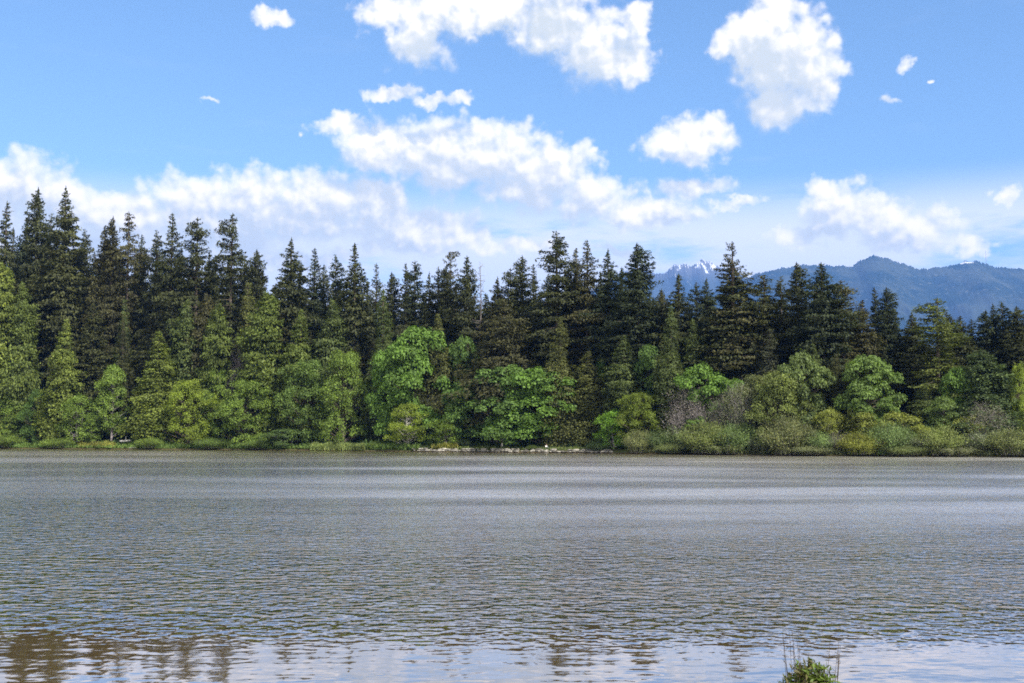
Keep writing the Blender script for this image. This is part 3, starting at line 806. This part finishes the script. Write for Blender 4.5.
fill_row(16, 0, 40, 26, 60, [DK, DK2], 'tall dark fir beyond the end of the photographed shore', 'firs beyond the frame', [FIR, SPRUCE], (-420, -62))
fill_row(16, 0, 40, 26, 60, [DK, DK2], 'tall dark fir beyond the end of the photographed shore', 'firs beyond the frame', [FIR, SPRUCE], (1092, 1380))
G2 = 'pale cedars in front of the firs'
cedars = [
 (-6, 262, 6, 56, CEDY, 3, 'bright yellow-green cedar filling the photo edge above the alders'),
 (18, 283, 7, 40, CED, 1, 'broad green cedar below the left one of the tallest fir pair'),
 (42, 320, 16, 30, CEDG, 2, 'dull green cedar half hidden behind the slim yellow-green cedar'),
 (63, 320, 5.5, 34, CEDY, 0, 'slim yellow-green cedar below the tallest fir'),
 (97, 345, 12, 34, CEDG, 1, 'olive cedar behind the narrow pale young tree'),
 (120, 300, 17, 30, CEDG, 2, 'dark drooping cedar beside the deep shaded gap'),
 (157, 333, 7, 40, CEDY, 0, 'pointed yellow-green cedar left of the rounded yellow tree'),
 (187, 300, 11, 44, CEDG, 1, 'grey-green cedar with a ragged crown above the yellow tree'),
 (214, 303, 10, 40, CED, 3, 'green cedar behind the two rounded shore trees'),
 (244, 283, 13, 40, CEDB, 2, 'brown-tinged cedar carrying dead grey branches'),
 (264, 292, 10, 54, CED, 3, 'big broad cedar, widest of the pale cedars'),
 (298, 311, 7.5, 36, CED, 0, 'narrow green cedar over the left one of the paired alders'),
 (328, 300, 13, 48, CEDG, 1, 'dark olive cedar right of the narrow green cedar'),
 (383, 290, 14, 40, CEDG, 2, 'shaggy olive conifer left of the tall bright maple'),
 (438, 315, 13, 34, CEDB, 0, 'thin brownish cedar right behind the tall bright maple'),
 (505, 300, 10, 60, (.060, .062, .028), 1, 'wide drooping brownish conifer over the dark round maples'),
 (560, 318, 6, 40, CEDB, 2, 'tall ragged brown-green cedar right of the dark round maples'),
 (590, 352, 8, 42, CEDB, 1, 'shaggy brown-green cedar reaching down to the bank end'),
 (623, 337, 8.5, 40, CEDG, 0, 'sharply pointed grey-green cedar left of the small maple'),
 (672, 307, 7, 38, CEDG, 2, 'tall pointed olive cedar left of the bare grey tree'),
 (695, 320, 15, 34, CEDG, 1, 'light-flanked conifer right of the cone-shaped fir'),
 (770, 330, 13, 46, (.060, .068, .040), 2, 'greyish twiggy conifer above the pale willow trees'),
 (816, 345, 11, 32, CEDG, 0, 'dull cedar at the foot of the solid dark fir'),
 (848, 360, 10, 26, CEDB, 2, 'thin brown cedar left of the fresh green maple'),
 (925, 385, 9, 32, CEDG, 0, 'small shaggy cedar below the light green tiered fir'),
 (985, 350, 9, 62, (.058, .085, .034), 3, 'wide mid-green cedar behind the thin grey shore tree'),
 (1022, 362, 12, 30, CED, 1, 'cedar cut by the photo edge above the reeds'),
]
for px, top, dep, w, c, v, lab in cedars:
    plant(CEDAR, 'cedar_tree', px, top - 2, dep, w * 1.14, c, lab, group=G2, var=v)

G3 = 'broadleaf trees along the shore'
broad = [
 (ALDER, 8, 394, 4, 56, ALD, 0, 'green alder filling the shore at the photo edge'),
 (ALDER, 38, 388, 5, 36, MAPD, 1, 'mid-green alder left of the slim cedar'),
 (YOUNG, 78, 392, 3.5, 34, ALD, 2, 'leafy young tree at the foot of the slim yellow-green cedar'),
 (YOUNG, 92, 412, 3.0, 20, ALD, 1, 'smallest young tree, just left of the white driftwood'),
 (YOUNG, 111, 363, 6, 26, ALD, 1, 'narrow pale young tree with a thin stem by the dark gap'),
 (ALDER, 188, 377, 3.5, 58, ALDY, 0, 'rounded yellow-green tree with a pale trunk at the water'),
 (ALDER, 216, 366, 8, 44, ALD, 1, 'green tree set back between two rounded shore trees'),
 (ALDER, 246, 376, 4, 62, ALD, 2, 'rounded mid-green tree leaning over the water'),
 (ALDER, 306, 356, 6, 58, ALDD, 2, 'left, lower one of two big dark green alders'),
 (ALDER, 344, 348, 5, 56, ALD, 1, 'right, taller one of two big dark green alders'),
 (YOUNG, 288, 428, 2.2, 44, (.10, .15, .055), 2, 'low grey-green bush left of the reeds'),
 (MAPLE, 418, 324, 10, 58, MAP, 0, 'tall bright green maple in the middle of the forest'),
 (MAPLE, 396, 342, 8, 40, MAP, 1, 'lower bright maple joined to the left of the tall maple'),
 (YOUNG, 409, 402, 3.5, 46, ALDY, 0, 'small yellow-green tree with white twin trunks on the bank'),
 (YOUNG, 446, 416, 4, 34, ALD, 2, 'pale feathery bush on the bank right of the white trunks'),
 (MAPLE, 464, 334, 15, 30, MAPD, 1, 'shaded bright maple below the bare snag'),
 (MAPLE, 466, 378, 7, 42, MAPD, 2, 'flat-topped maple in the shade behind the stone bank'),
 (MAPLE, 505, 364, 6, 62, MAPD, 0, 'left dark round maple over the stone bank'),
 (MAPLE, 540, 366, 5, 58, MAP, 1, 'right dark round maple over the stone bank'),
 (MAPLE, 600, 356, 13, 30, MAP, 2, 'sliver of bright maple behind the shaggy cedar'),
 (YOUNG, 614, 408, 3.0, 32, (.125, .23, .03), 2, 'small vivid green tree at the end of the stone bank'),
 (ALDER, 641, 390, 5, 50, (.125, .165, .028), 2, 'rounded olive-yellow tree right of the vivid small one'),
 (MAPLE, 649, 343, 13, 34, MAPD, 1, 'bright maple sliver between two pointed cedars'),
 (MAPLE, 706, 360, 9, 54, MAP, 2, 'bright green maple behind the bare grey tree'),
 (ALDER, 756, 372, 8, 50, (.125, .145, .055), 0, 'pale olive tree left of the tiered willow tree'),
 (ALDER, 782, 368, 5, 60, (.135, .165, .05), 2, 'pale tree in the middle of the light shoreline group'),
 (MAPLE, 806, 348, 8, 48, (.110, .150, .048), 2, 'tallest pale tree of the light shoreline group, flat tiered crown'),
 (YOUNG, 829, 406, 4, 26, WILY, 2, 'small yellow-green bush tree left of the brown cedar'),
 (MAPLE, 870, 354, 8, 54, (.105, .160, .042), 0, 'fresh green maple standing alone right of the dark firs'),
 (MAPLE, 962, 365, 10, 32, (.10, .17, .035), 1, 'small sunlit maple right of the light green tiered fir'),
 (YOUNG, 862, 406, 5, 34, WILY, 2, 'yellowish bush tree under the fresh green maple'),
 (YOUNG, 898, 410, 4.5, 36, WILY, 2, 'yellowish bush tree at the right foot of the fresh green maple'),
 (YOUNG, 919, 424, 4, 30, WILY, 2, 'low yellowish bush tree left of the column-shaped tree'),
 (YOUNG, 943, 395, 5, 28, (.105, .15, .045), 1, 'column-shaped pale green tree rising from the willows'),
 (YOUNG, 968, 413, 5, 30, WILY, 2, 'round yellow-green bush tree right of the column-shaped tree'),
 (ALDER, 1020, 362, 10, 26, ALDY, 1, 'yellow-green tree cut by the photo edge'),
]
for k, px, top, dep, w, c, v, lab in broad:
    nm = {id(MAPLE): 'maple_tree', id(ALDER): 'alder_tree', id(YOUNG): 'young_tree'}[id(k)]
    plant(k, nm, px, top, dep, w * (.98 if k is ALDER else 1.06), c, lab, group=G3, var=v, bark=M_PALEBARK if px == 409 else None)
plant(BARE, 'bare_tree', 688, 380, 5, 48, (.185, .172, .160), 'bare mauve-grey tree with dense fine twigs left of the bright maple', var=1, group=G3)
plant(BARE, 'bare_tree', 741, 374, 6, 44, (.135, .155, .085), 'half-leafed greyish tree left of the light shoreline group', var=1, group=G3)
plant(BARE, 'bare_tree', 718, 392, 6.5, 26, (.12, .13, .08), 'small grey tree in front of the bright maple', var=1, group=G3)
plant(BARE, 'bare_tree', 988, 396, 5, 48, (.15, .16, .10), 'thin grey half-leafed tree before the wide green cedar', var=1, group=G3)
plant(BARE, 'bare_tree', 237, 345, 9, 22, (.1, .1, .08), 'dead grey branches in front of the brown-tinged cedar', var=0, group=G3)

# willow shrubs along the right-hand shore
G4 = 'willow shrubs at the waterline'
wil = [(640, 436, 26, WILG, 'first low willow shrub, next to the end of the stone bank'),
 (660, 428, 34, WIL, 'grey-green willow shrub below the leafless grey tree'),
 (684, 432, 34, WIL, 'low willow shrub between the leafless tree and a rounder shrub'),
 (708, 421, 46, WIL, 'round full willow shrub below the bright maple'),
 (738, 427, 40, WIL, 'olive willow shrub below the half-leafed greyish tree'),
 (764, 432, 36, WILG, 'greyish willow shrub below the pale olive tree'),
 (790, 424, 50, WILG, 'largest grey-green willow shrub under the light shoreline group'),
 (818, 432, 36, WIL, 'willow shrub right of the largest grey-green one'),
 (840, 437, 40, (.15, .14, .10), 'brownish twiggy willow shrub right at the water'),
 (862, 430, 40, WILY, 'yellow-green willow shrub behind the vivid low plants'),
 (890, 430, 42, WIL, 'willow shrub right of the vivid low plants'),
 (914, 434, 44, WILG, 'pale willow shrub left of the column-shaped tree'),
 (940, 432, 44, WIL, 'willow shrub at the foot of the column-shaped tree'),
 (964, 437, 40, (.14, .14, .08), 'dull brown-green willow shrub below the round bush tree'),
 (988, 434, 44, WILG, 'willow shrub below the thin grey half-leafed tree'),
 (1014, 430, 48, (.15, .18, .08), 'pale willow shrub cut by the photo edge')]
for i, (px, top, w, c, lab) in enumerate(wil):
    kc = (1.0, .72, 1.12, .85, .95)[i % 5]
    plant(WILLOW, 'willow_shrub', px, top - 9 + (0, 8, -4, 5)[i % 4], 1.2 + (i % 3) * 1.1, w * 1.15, (c[0] * kc * (1.0, .86, .94)[i % 3], c[1] * kc, c[2] * kc * (.8, .9, 1.1)[i % 3]), lab, 'shrub', G4, var=i)
front = [(676, 441, 34, WIL, 'knee-high willow shrub overhanging the water before the olive one'), (726, 440, 36, WIL, 'low willow shrub at the water left of the greyish one'),
 (812, 443, 36, WILG, 'low grey willow shrub at the water below the small bush tree'), (902, 443, 34, WIL, 'low willow shrub at the water under the yellowish bush'), (952, 443, 36, WILG, 'low grey willow shrub at the water below the column-shaped tree')]
for i, (px, top, w, c, lab) in enumerate(front):
    plant(WILLOW, 'willow_shrub', px, top, .6, w * 1.2, c, lab, 'shrub', G4, var=i + 1)
left_sh = [(6, 432, 40, ALD, 'low green shrub at the water under the edge alder'), (58, 436, 30, ALD, 'low green shrub at the water under the slim cedar'),
 (150, 436, 26, ALD, 'low green shrub right of the white driftwood'), (215, 436, 34, ALDD, 'low dark shrub between the rounded shore trees'), (262, 438, 30, ALDD, 'low dark shrub at the water left of the grey-green bush'),
 (600, 438, 20, (.09, .14, .05), 'small round bush on the stone bank end'), (532, 444, 9, (.09, .13, .03), 'tiny round bush growing on the stone bank'),
 (462, 436, 24, (.06, .09, .03), 'dim bush in the shade behind the stone bank'), (380, 440, 26, ALDD, 'dark bush in the shade left of the white twin trunks')]
for i, (px, top, w, c, lab) in enumerate(left_sh):
    plant(WILLOW, 'leafy_shrub', px, top, 1.2 if px not in (462, 380) else 4, w * 1.1, c, lab, 'shrub', 'low shrubs on the shaded shore', var=i % 2)

# ---------------------------------------------------------------- dead snag
def dead_tree(px, top, depth, label, seed, n=46, m=M_GREYBARK, Lm=2.0):
    Y = 190.0
    for _ in range(12): Y = float(shore(x_at(px, 440, Y))) + depth
    x = x_at(px, 440, Y); gz = float(ground_z(x, Y)); Hh = z_at(top, Y) - gz
    rng = np.random.default_rng(seed)
    root = bpy.data.objects.new('dead_tree', None); COL.objects.link(root); root.location = (x, Y, gz)
    zs = np.linspace(-.4, Hh, 12)
    tv, tf = tube(np.stack([.15 * np.sin(zs * .3), .1 * np.cos(zs * .4), zs], -1), .26 * (1 - zs.clip(0) / Hh) + .03, 7)
    me = None
    parts = [(tv, tf)] if n < 20 else []
    if n >= 20: me = mesh_np('dead_trunk', tv, tf, 4); me.materials.append(m); link('trunk', me, root)
    for _ in range(n):
        z0 = Hh * rng.uniform(.3, .98); a = rng.uniform(0, 6.28); l_ = Lm * rng.uniform(.3, 1) * (1.15 - z0 / Hh)+.3
        p = np.array([[0, 0, z0], [math.cos(a) * l_ * .5, math.sin(a) * l_ * .5, z0 + .1], [math.cos(a) * l_, math.sin(a) * l_, z0 + rng.uniform(-.2, .9)]])
        parts.append(tube(p, [.06, .04, .015], 3))
        for _k in range(2):
            q = p[1] + (p[2] - p[1]) * rng.random(); d_ = rng.normal(0, .35, 3)
            parts.append(tube(np.array([q, q + d_ * .6, q + d_]), [.03, .02, .01], 3))
    v, f = merge_parts(parts); me = mesh_np('dead_branches', v, f, 4); me.materials.append(m); link('branches' if n >= 20 else 'trunk', me, root)
    return tag(root, label, 'tree', 'dead trees in the forest')
dead_tree(480, 262, 19, 'bare grey snag with short twigs on the skyline beside the steeple fir', 3, n=80, Lm=3.5, m=M_DEADWOOD)
dead_tree(98, 408, 5, 'short brown dead trunk with level branches left of the narrow pale tree', 8, n=14, m=M_BARK, Lm=3.0)

# ---------------------------------------------------------------- shore plants and reeds (nobody could count them)
def blades(name, spans, n, hmin, hmax, color, lw, seed, label):
    rng = np.random.default_rng(seed)
    xs, ys = [], []
    for (p0, p1, d0, d1) in spans:
        k = int(n * (p1 - p0) / sum(s[1] - s[0] for s in spans))
        px = rng.uniform(p0, p1, k); Y = 195.0 + 0 * px
        dep = rng.uniform(d0, d1, k)
        for _ in range(10): Y = shore((px - 512) / F * Y * 1.003) + dep
        xs.append((px - 512) / F * Y * 1.003); ys.append(Y)
    x = np.concatenate(xs); y = np.concatenate(ys); N = len(x)
    clump = .5 + .5 * np.sin(x * 1.3 + 3 * np.sin(x * .37)) * np.sin(y * 1.9 + x)
    h = rng.uniform(hmin, hmax, N) * (.55 + .45 * clump)
    z = ground_z(x, y)
    c = np.stack([x, y, z + h * .5], -1)
    ax = np.stack([rng.normal(0, .22, N), rng.normal(0, .22, N), np.ones(N)], -1)
    nr = np.stack([rng.normal(0, 1, N), rng.normal(0, 1, N), rng.uniform(.2, 1.2, N)], -1)
    v, f = leaf_quads(c, nr, ax, h, np.full(N, lw) * rng.uniform(.6, 1.4, N), rng)
    me = mesh_np(name, v, f, 4); me.materials.append(M_WILLOW)
    o = link(name, me); o.color = color + (1,)
    return tag(o, label, 'plants', kind='stuff')
blades('reeds', [(312, 366, -.2, 1.6)], 5000, .7, 1.6, (.17, .22, .07), .09, 1, 'bright green reeds at the waterline below the paired alders')
blades('shore_grass', [(-40, 175, 0, 3.5), (175, 312, .3, 2.5), (366, 420, .3, 2.5)], 16000, .4, 1.3, (.12, .19, .045), .12, 2, 'low green grass and plants along the shaded shore')
blades('bank_grass', [(420, 610, .8, 5)], 9000, .15, .7, (.12, .16, .05), .08, 3, 'short grass growing on and behind the stone bank')
blades('yellow_plants', [(432, 458, .8, 2.2), (80, 118, .3, 2.2)], 2200, .7, 1.7, (.20, .21, .045), .12, 4, 'yellowish low plants at the water')
blades('vivid_plants', [(845, 884, .2, 2.5)], 4500, .5, 2.0, (.13, .26, .03), .16, 5, 'vivid green low plants before the yellow-green willow')
blades('willow_undergrowth', [(636, 1075, -.1, 5)], 12000, .3, 1.0, (.12, .14, .06), .10, 6, 'undergrowth of thin shoots between the willow shrubs')
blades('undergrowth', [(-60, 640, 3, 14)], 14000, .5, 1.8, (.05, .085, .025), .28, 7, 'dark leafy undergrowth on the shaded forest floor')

# ---------------------------------------------------------------- stone bank
def rock_mesh(seed):
    rng = np.random.default_rng(seed)
    import bmesh
    bm = bmesh.new(); bmesh.ops.create_icosphere(bm, subdivisions=2, radius=.5)
    o = Vector(rng.uniform(0, 50, 3))
    for v in bm.verts:
        k = 1 + .5 * mnoise.noise(v.co * 2.1 + o) + .2 * mnoise.noise(v.co * 5 + o)
        v.co = v.co * k; v.co.z = max(-.3, min(.34 + .05 * v.co.x, v.co.z))
    me = bpy.data.meshes.new('rock'); bm.to_mesh(me); bm.free()
    me.materials.append(M_ROCK); return me
M_ROCK, t, out = mat('pale_stone')
tcn = t.node('ShaderNodeTexCoord'); oi = t.node('ShaderNodeObjectInfo')
n = t.noise(tcn.outputs['Object'], 4, 5, .65)
c = t.mix(t.ramp(n, .35, .65), (.26, .24, .20, 1), (.50, .48, .42, 1))
c = t.vec('SCALE', c, scale=t.ramp(oi.outputs['Random'], 0, 1, .3, .8))
b = t.node('ShaderNodeBsdfDiffuse'); t.l.new(c, b.inputs[0]); t.l.new(b.outputs[0], out.inputs[0])
ROCKS = [rock_mesh(s) for s in range(7)]
px = 415.0; i = 0
while px < 612:
    for row in range(2):
        q = px + rnd.uniform(-1.5, 1.5)
        dep = (.15 + row * .65) + rnd.uniform(-.1, .15)
        Y = 190.0
        for _ in range(10): Y = float(shore(x_at(q, 450, Y))) + dep
        x = x_at(q, 450, Y)
        if row and rnd.random() < .35: continue
        s = rnd.uniform(.45, .95)
        o = link('stone', ROCKS[rnd.randrange(7)])
        o.location = (x, Y, float(ground_z(x, Y)) + .05 + .10 * row); o.rotation_euler = (0, 0, rnd.uniform(0, 6))
        o.scale = (s * rnd.uniform(1, 1.7), s, s * rnd.uniform(.4, .7))
        tag(o, 'pale weathered stone in the low bank at the water edge', 'stone', 'stones of the pale bank')
    px += rnd.uniform(2.2, 3.8)

def shore_pt(px, dep):
    Y = 190.0
    for _ in range(10): Y = float(shore(x_at(px, 445, Y))) + dep
    x = x_at(px, 445, Y); return x, Y, float(ground_z(x, Y))
# driftwood
def drift(px, dep, length, r, yaw, label, stubs, dz=0.0):
    x, Y, z = shore_pt(px, dep)
    rng = np.random.default_rng(int(px))
    root = bpy.data.objects.new('driftwood_log', None); COL.objects.link(root); root.location = (x, Y, z + r * .8 + dz); root.rotation_euler = (0, 0, yaw)
    s = np.linspace(-.5, .5, 9)
    p = np.stack([s * length, .06 * np.sin(s * 9), .05 * np.sin(s * 5)], -1)
    rad = r * (1 - .35 * (s + .5)) * (1 + .08 * np.sin(s * 30)); rad[0] *= .7; rad[-1] *= .6
    v, f = tube(p, rad, 9); v2, f2 = tube(np.array([[-.5 * length - .01, 0, 0], [-.5 * length, 0, 0]]), [.001, rad[0]], 9)
    v3, f3 = tube(np.array([[.5 * length, .06 * np.sin(4.5), .05 * np.sin(2.5)], [.5 * length + .02, .06 * np.sin(4.5), .05 * np.sin(2.5)]]), [rad[-1], .001], 9)
    vv, ff = merge_parts([(v, f), (v2, f2), (v3, f3)])
    me = mesh_np('log', vv, ff, 4); me.materials.append(M_DRIFT); link('trunk', me, root)
    for (sx, h) in stubs:
        v, f = tube(np.array([[sx * length, 0, 0], [sx * length + .05, .02, h * .6], [sx * length + .02, .05, h]]), [r * .45, r * .3, r * .12], 6)
        me = mesh_np('stub', v, f, 4); me.materials.append(M_DRIFT); link('branch', me, root)
    return tag(root, label, 'driftwood', 'white driftwood logs')
drift(125.5, 2.6, 2.4, .24, .1, 'white driftwood log with an upright stub beside the dark gap', [(0, .9), (.3, .3)], dz=.75)
drift(133, .5, 1.6, .10, -.1, 'thin pale driftwood log lying low at the waterline', [(.2, .2)])
def stump(px, dep, h, r, label):
    x, Y, z = shore_pt(px, dep)
    zs = np.linspace(-.2, h, 6)
    v, f = tube(np.stack([.04 * zs, 0 * zs, zs], -1), r * (1.35 - .35 * np.linspace(0, 1, 6)), 9)
    v2, f2 = tube(np.array([[.04 * h, 0, h], [.04 * h, 0, h + .03]]), [r, .002], 9)
    vv, ff = merge_parts([(v, f), (v2, f2)])
    me = mesh_np('post', vv, ff, 4); me.materials.append(M_PALEBARK)
    o = link('broken_trunk', me); o.location = (x, Y, z)
    return tag(o, label, 'tree stump')
stump(502, 2.4, 1.5, .16, 'pale upright broken trunk in the shade behind the stone bank')

# ---------------------------------------------------------------- radio mast on the far summit
def mast():
    px = 986; Y = 8990.0
    x = x_at(px, 263, Y); zb = z_at(265.5, Y); h = z_at(250.5, Y) - zb
    parts = []
    for (dx, dy) in ((-2.2, -1.3), (2.2, -1.3), (0, 2.4)):
        zs = np.linspace(-12, h, 8)
        parts.append(tube(np.stack([dx * (1 - .8 * zs / h), dy * (1 - .8 * zs / h), zs], -1), np.full(8, .35), 4))
    for k in range(16):
        z0 = h * k / 16; q = 1 - .8 * k / 16
        pts = [(-2.2 * q, -1.3 * q), (2.2 * q, -1.3 * q), (0, 2.4 * q)]
        for a in range(3):
            p, r_ = pts[a], pts[(a + 1) % 3]
            parts.append(tube(np.array([[p[0], p[1], z0], [r_[0], r_[1], z0 + h / 16]]), [.22, .22], 3))
    v, f = merge_parts(parts)
    me = mesh_np('mast', v, f, 4)
    m, t, out = mat('mast_metal'); b = t.node('ShaderNodeBsdfDiffuse'); b.inputs[0].default_value = (.25, .12, .10, 1); t.l.new(b.outputs[0], out.inputs[0])
    me.materials.append(m); o = link('radio_mast', me); o.location = (x, Y, zb)
    return tag(o, 'thin lattice mast on the summit with the small snow patch', 'mast')
mast()

# ---------------------------------------------------------------- seated person on the bank
def plain(name, col, rough=.8):
    m, t, out = mat(name)
    tcn = t.node('ShaderNodeTexCoord'); n = t.noise(tcn.outputs['Object'], 9, 3, .6)
    c = t.mix(t.ramp(n, .3, .7), tuple(q * .85 for q in col) + (1,), tuple(min(1, q * 1.12) for q in col) + (1,))
    b = t.node('ShaderNodeBsdfPrincipled'); t.l.new(c, b.inputs['Base Color']); b.inputs['Roughness'].default_value = rough
    t.l.new(b.outputs[0], out.inputs[0]); return m
def skin_mesh(name, verts, edges, radii, m, parent, sub=2, root=0):
    me = bpy.data.meshes.new(name); me.from_pydata(verts, edges, [])
    o = link(name, me, parent)
    sk_ = o.modifiers.new('Skin', 'SKIN')
    me.skin_vertices or me.attributes
    for i, r_ in enumerate(radii):
        sv = me.skin_vertices[0].data[i]; sv.radius = (r_, r_) if not isinstance(r_, tuple) else r_
        sv.use_root = (i == root)
    s = o.modifiers.new('Sub', 'SUBSURF'); s.levels = sub; s.render_levels = sub
    dg = bpy.context.evaluated_depsgraph_get()
    ev = o.evaluated_get(dg); nm = bpy.data.meshes.new_from_object(ev, depsgraph=dg)
    o.modifiers.clear(); o.data = nm; nm.materials.clear(); nm.materials.append(m)
    for p in nm.polygons: p.use_smooth = True
    return o
def person():
    x, Y, z = shore_pt(546, 1.9)
    root = bpy.data.objects.new('person', None); COL.objects.link(root); root.location = (x, Y, z + .02); root.rotation_euler = (0, 0, R(-125))
    sk_m = plain('skin', (.55, .36, .27)); sh = plain('white_shirt', (.78, .77, .75)); jn = plain('blue_jeans', (.10, .22, .50)); hr = plain('dark_hair', (.05, .035, .025)); shoe = plain('grey_shoes', (.12, .12, .13))
    # faces +Y locally, sitting on the bank, knees half drawn up
    V = [(0, 0, .12), (0, .02, .30), (0, .03, .48), (0, .05, .56), (0, .07, .63), (0, .09, .72), (0, .09, .80)]
    Rr = [(.15, .11), (.14, .10), (.17, .10), (.06, .06), (.055, .06), (.085, .10), (.055, .07)]
    E = [(0, 1), (1, 2), (2, 3), (3, 4), (4, 5), (5, 6)]
    for s in (-1, 1):
        b0 = len(V)
        V += [(.18 * s, .03, .50), (.24 * s, .10, .30), (.20 * s, .32, .33), (.19 * s, .40, .33)]
        Rr += [.055, .045, .032, .028]; E += [(2, b0), (b0, b0 + 1), (b0 + 1, b0 + 2), (b0 + 2, b0 + 3)]
        for k in range(4):
            q = len(V); fx = .19 * s + (k - 1.5) * .021
            V += [(fx, .445, .33), (fx, .48 + .008 * (k in (1, 2)), .325), (fx, .50, .305)]; Rr += [.010, .009, .008]
            E += [(b0 + 3, q), (q, q + 1), (q + 1, q + 2)]
        q = len(V); V += [(.19 * s - .045 * s, .41, .335), (.19 * s - .06 * s, .435, .32)]; Rr += [.011, .009]; E += [(b0 + 3, q), (q, q + 1)]
        b0 = len(V)
        V += [(.10 * s, .04, .10), (.13 * s, .42, .30), (.13 * s, .72, .06), (.14 * s, .80, .04)]
        Rr += [.085, .06, .04, .035]; E += [(0, b0), (b0, b0 + 1), (b0 + 1, b0 + 2), (b0 + 2, b0 + 3)]
    skin_mesh('body', V, E, Rr, sk_m, root)
    skin_mesh('shirt', [(0, 0, .14), (0, .02, .30), (0, .03, .48), (0, .05, .54), (.18, .03, .50), (.23, .09, .34), (-.18, .03, .50), (-.23, .09, .34)], [(0, 1), (1, 2), (2, 3), (2, 4), (4, 5), (2, 6), (6, 7)], [(.175, .135), (.165, .125), (.185, .12), .07, .075, .065, .075, .065], sh, root)
    skin_mesh('jeans', [(0, 0, .11), (.10, .04, .11), (.13, .42, .30), (.13, .68, .09), (-.10, .04, .11), (-.13, .42, .30), (-.13, .68, .09)], [(0, 1), (1, 2), (2, 3), (0, 4), (4, 5), (5, 6)], [(.17, .12), .105, .08, .06, .105, .08, .06], jn, root)
    for s in (-1, 1):
        skin_mesh('shoe', [(.13 * s, .71, .05), (.135 * s, .78, .05), (.145 * s, .90, .04)], [(0, 1), (1, 2)], [.05, .05, .038], shoe, root)
    skin_mesh('hair', [(0, .03, .72), (0, .06, .80), (0, .12, .83)], [(0, 1), (1, 2)], [(.075, .07), (.085, .08), (.06, .04)], hr, root)
    for s in (-1, 1):
        skin_mesh('ear', [(.088 * s, .09, .715), (.092 * s, .085, .74)], [(0, 1)], [.012, .014], sk_m, root, 1)
        skin_mesh('eye', [(.032 * s, .182, .735), (.032 * s, .186, .737)], [(0, 1)], [.010, .008], hr, root, 1)
    skin_mesh('nose', [(0, .18, .725), (0, .205, .700)], [(0, 1)], [.010, .014], sk_m, root, 1)
    skin_mesh('mouth', [(-.025, .178, .668), (.025, .178, .668)], [(0, 1)], [.007, .007], plain('lips', (.45, .18, .16)), root, 1)
    return tag(root, 'person in a white top and blue jeans sitting on the grassy bank', 'person')
person()

# ---------------------------------------------------------------- bush on the near bank, its top just in frame
def near_bush():
    rng = np.random.default_rng(77)
    Yb = 6.0; xb = x_at(811, 683, Yb); zt = z_at(655, Yb); gz = float(ground_z(xb, Yb))
    hh = zt - gz
    root = bpy.data.objects.new('leafy_bush', None); COL.objects.link(root); root.location = (xb, Yb, gz - .02)
    green, red, stems, twigs = [], [], [], []
    for k in range(380):
        a = rng.uniform(0, 6.283); q = rng.random() ** .6
        h = hh * (1 - .10 * q ** 2) * rng.uniform(.82, 1.0)
        bx, by = .11 * q * math.cos(a), .11 * q * math.sin(a)
        tx, ty = .15 * q * math.cos(a), .15 * q * math.sin(a)
        s = np.linspace(0, 1, 6)
        p = np.stack([bx + (tx - bx) * s + .02 * np.sin(s * 5 + k), by + (ty - by) * s + .02 * np.cos(s * 4 + k), h * s], -1)
        stems.append(tube(p, np.linspace(.005, .0018, 6), 4))
        n_ = 60
        tt = 1 - rng.random(n_) ** 1.3 * .6
        c = np.stack([np.interp(tt, s, p[:, i]) for i in range(3)], -1)
        d_ = rng.normal(0, 1, (n_, 3)); d_[:, 2] = np.abs(d_[:, 2]) * .6 + .5; d_ /= np.linalg.norm(d_, axis=1)[:, None]
        ln = rng.uniform(.02, .048, n_)
        ns = rng.normal(0, .7, (n_, 3)) + np.array([0, 0, .9])
        (green if (math.cos(a) > -.25 or rng.random() < .3) else red).append(leaf_quads(c + d_ * ln[:, None] * .55, ns, d_, ln, ln * .34, rng))
    for k in range(13):
        a = rng.uniform(0, 6.28); ox = rng.choice([-.115, -.09, -.06, .0, .10, .13]) + rng.uniform(-.02, .02)
        h = hh + rng.uniform(.03, .16) * (1 if ox < 0 else .6)
        s = np.linspace(0, 1, 7)
        p = np.stack([ox * .6 + ox * .6 * s ** 2 + .008 * np.sin(s * 9 + k), .05 * math.sin(a) * s, h * s], -1)
        twigs.append(tube(p, np.linspace(.0035, .0009, 7), 4))
        for j in range(5):
            tq = rng.uniform(.8, .99); b0 = np.array([np.interp(tq, s, p[:, i]) for i in range(3)]); dd = np.array([rng.normal(0, .012), rng.normal(0, .012), rng.uniform(.008, .03)])
            twigs.append(tube(np.array([b0, b0 + dd * .6, b0 + dd]), [.0012, .001, .0018], 3))
    def put(nm, parts, m, col=None):
        v, f = merge_parts(parts); me = mesh_np(nm, v, f, 4); me.materials.append(m); o = link(nm, me, root)
        if col: o.color = col + (1,)
    put('green_leaves', green, M_NEAR, (.095, .145, .020)); put('reddish_leaves', red, M_NEAR, (.11, .10, .035))
    put('stems', stems, M_BARK); put('twigs', twigs, M_BARK)
    return tag(root, 'leafy green bush tip with thin dry twigs in front of the calm near water', 'bush')
M_NEAR = leaf_mat('bush_leaves', .35, .02, .3, (1.1, 1.0, .8))
near_bush()
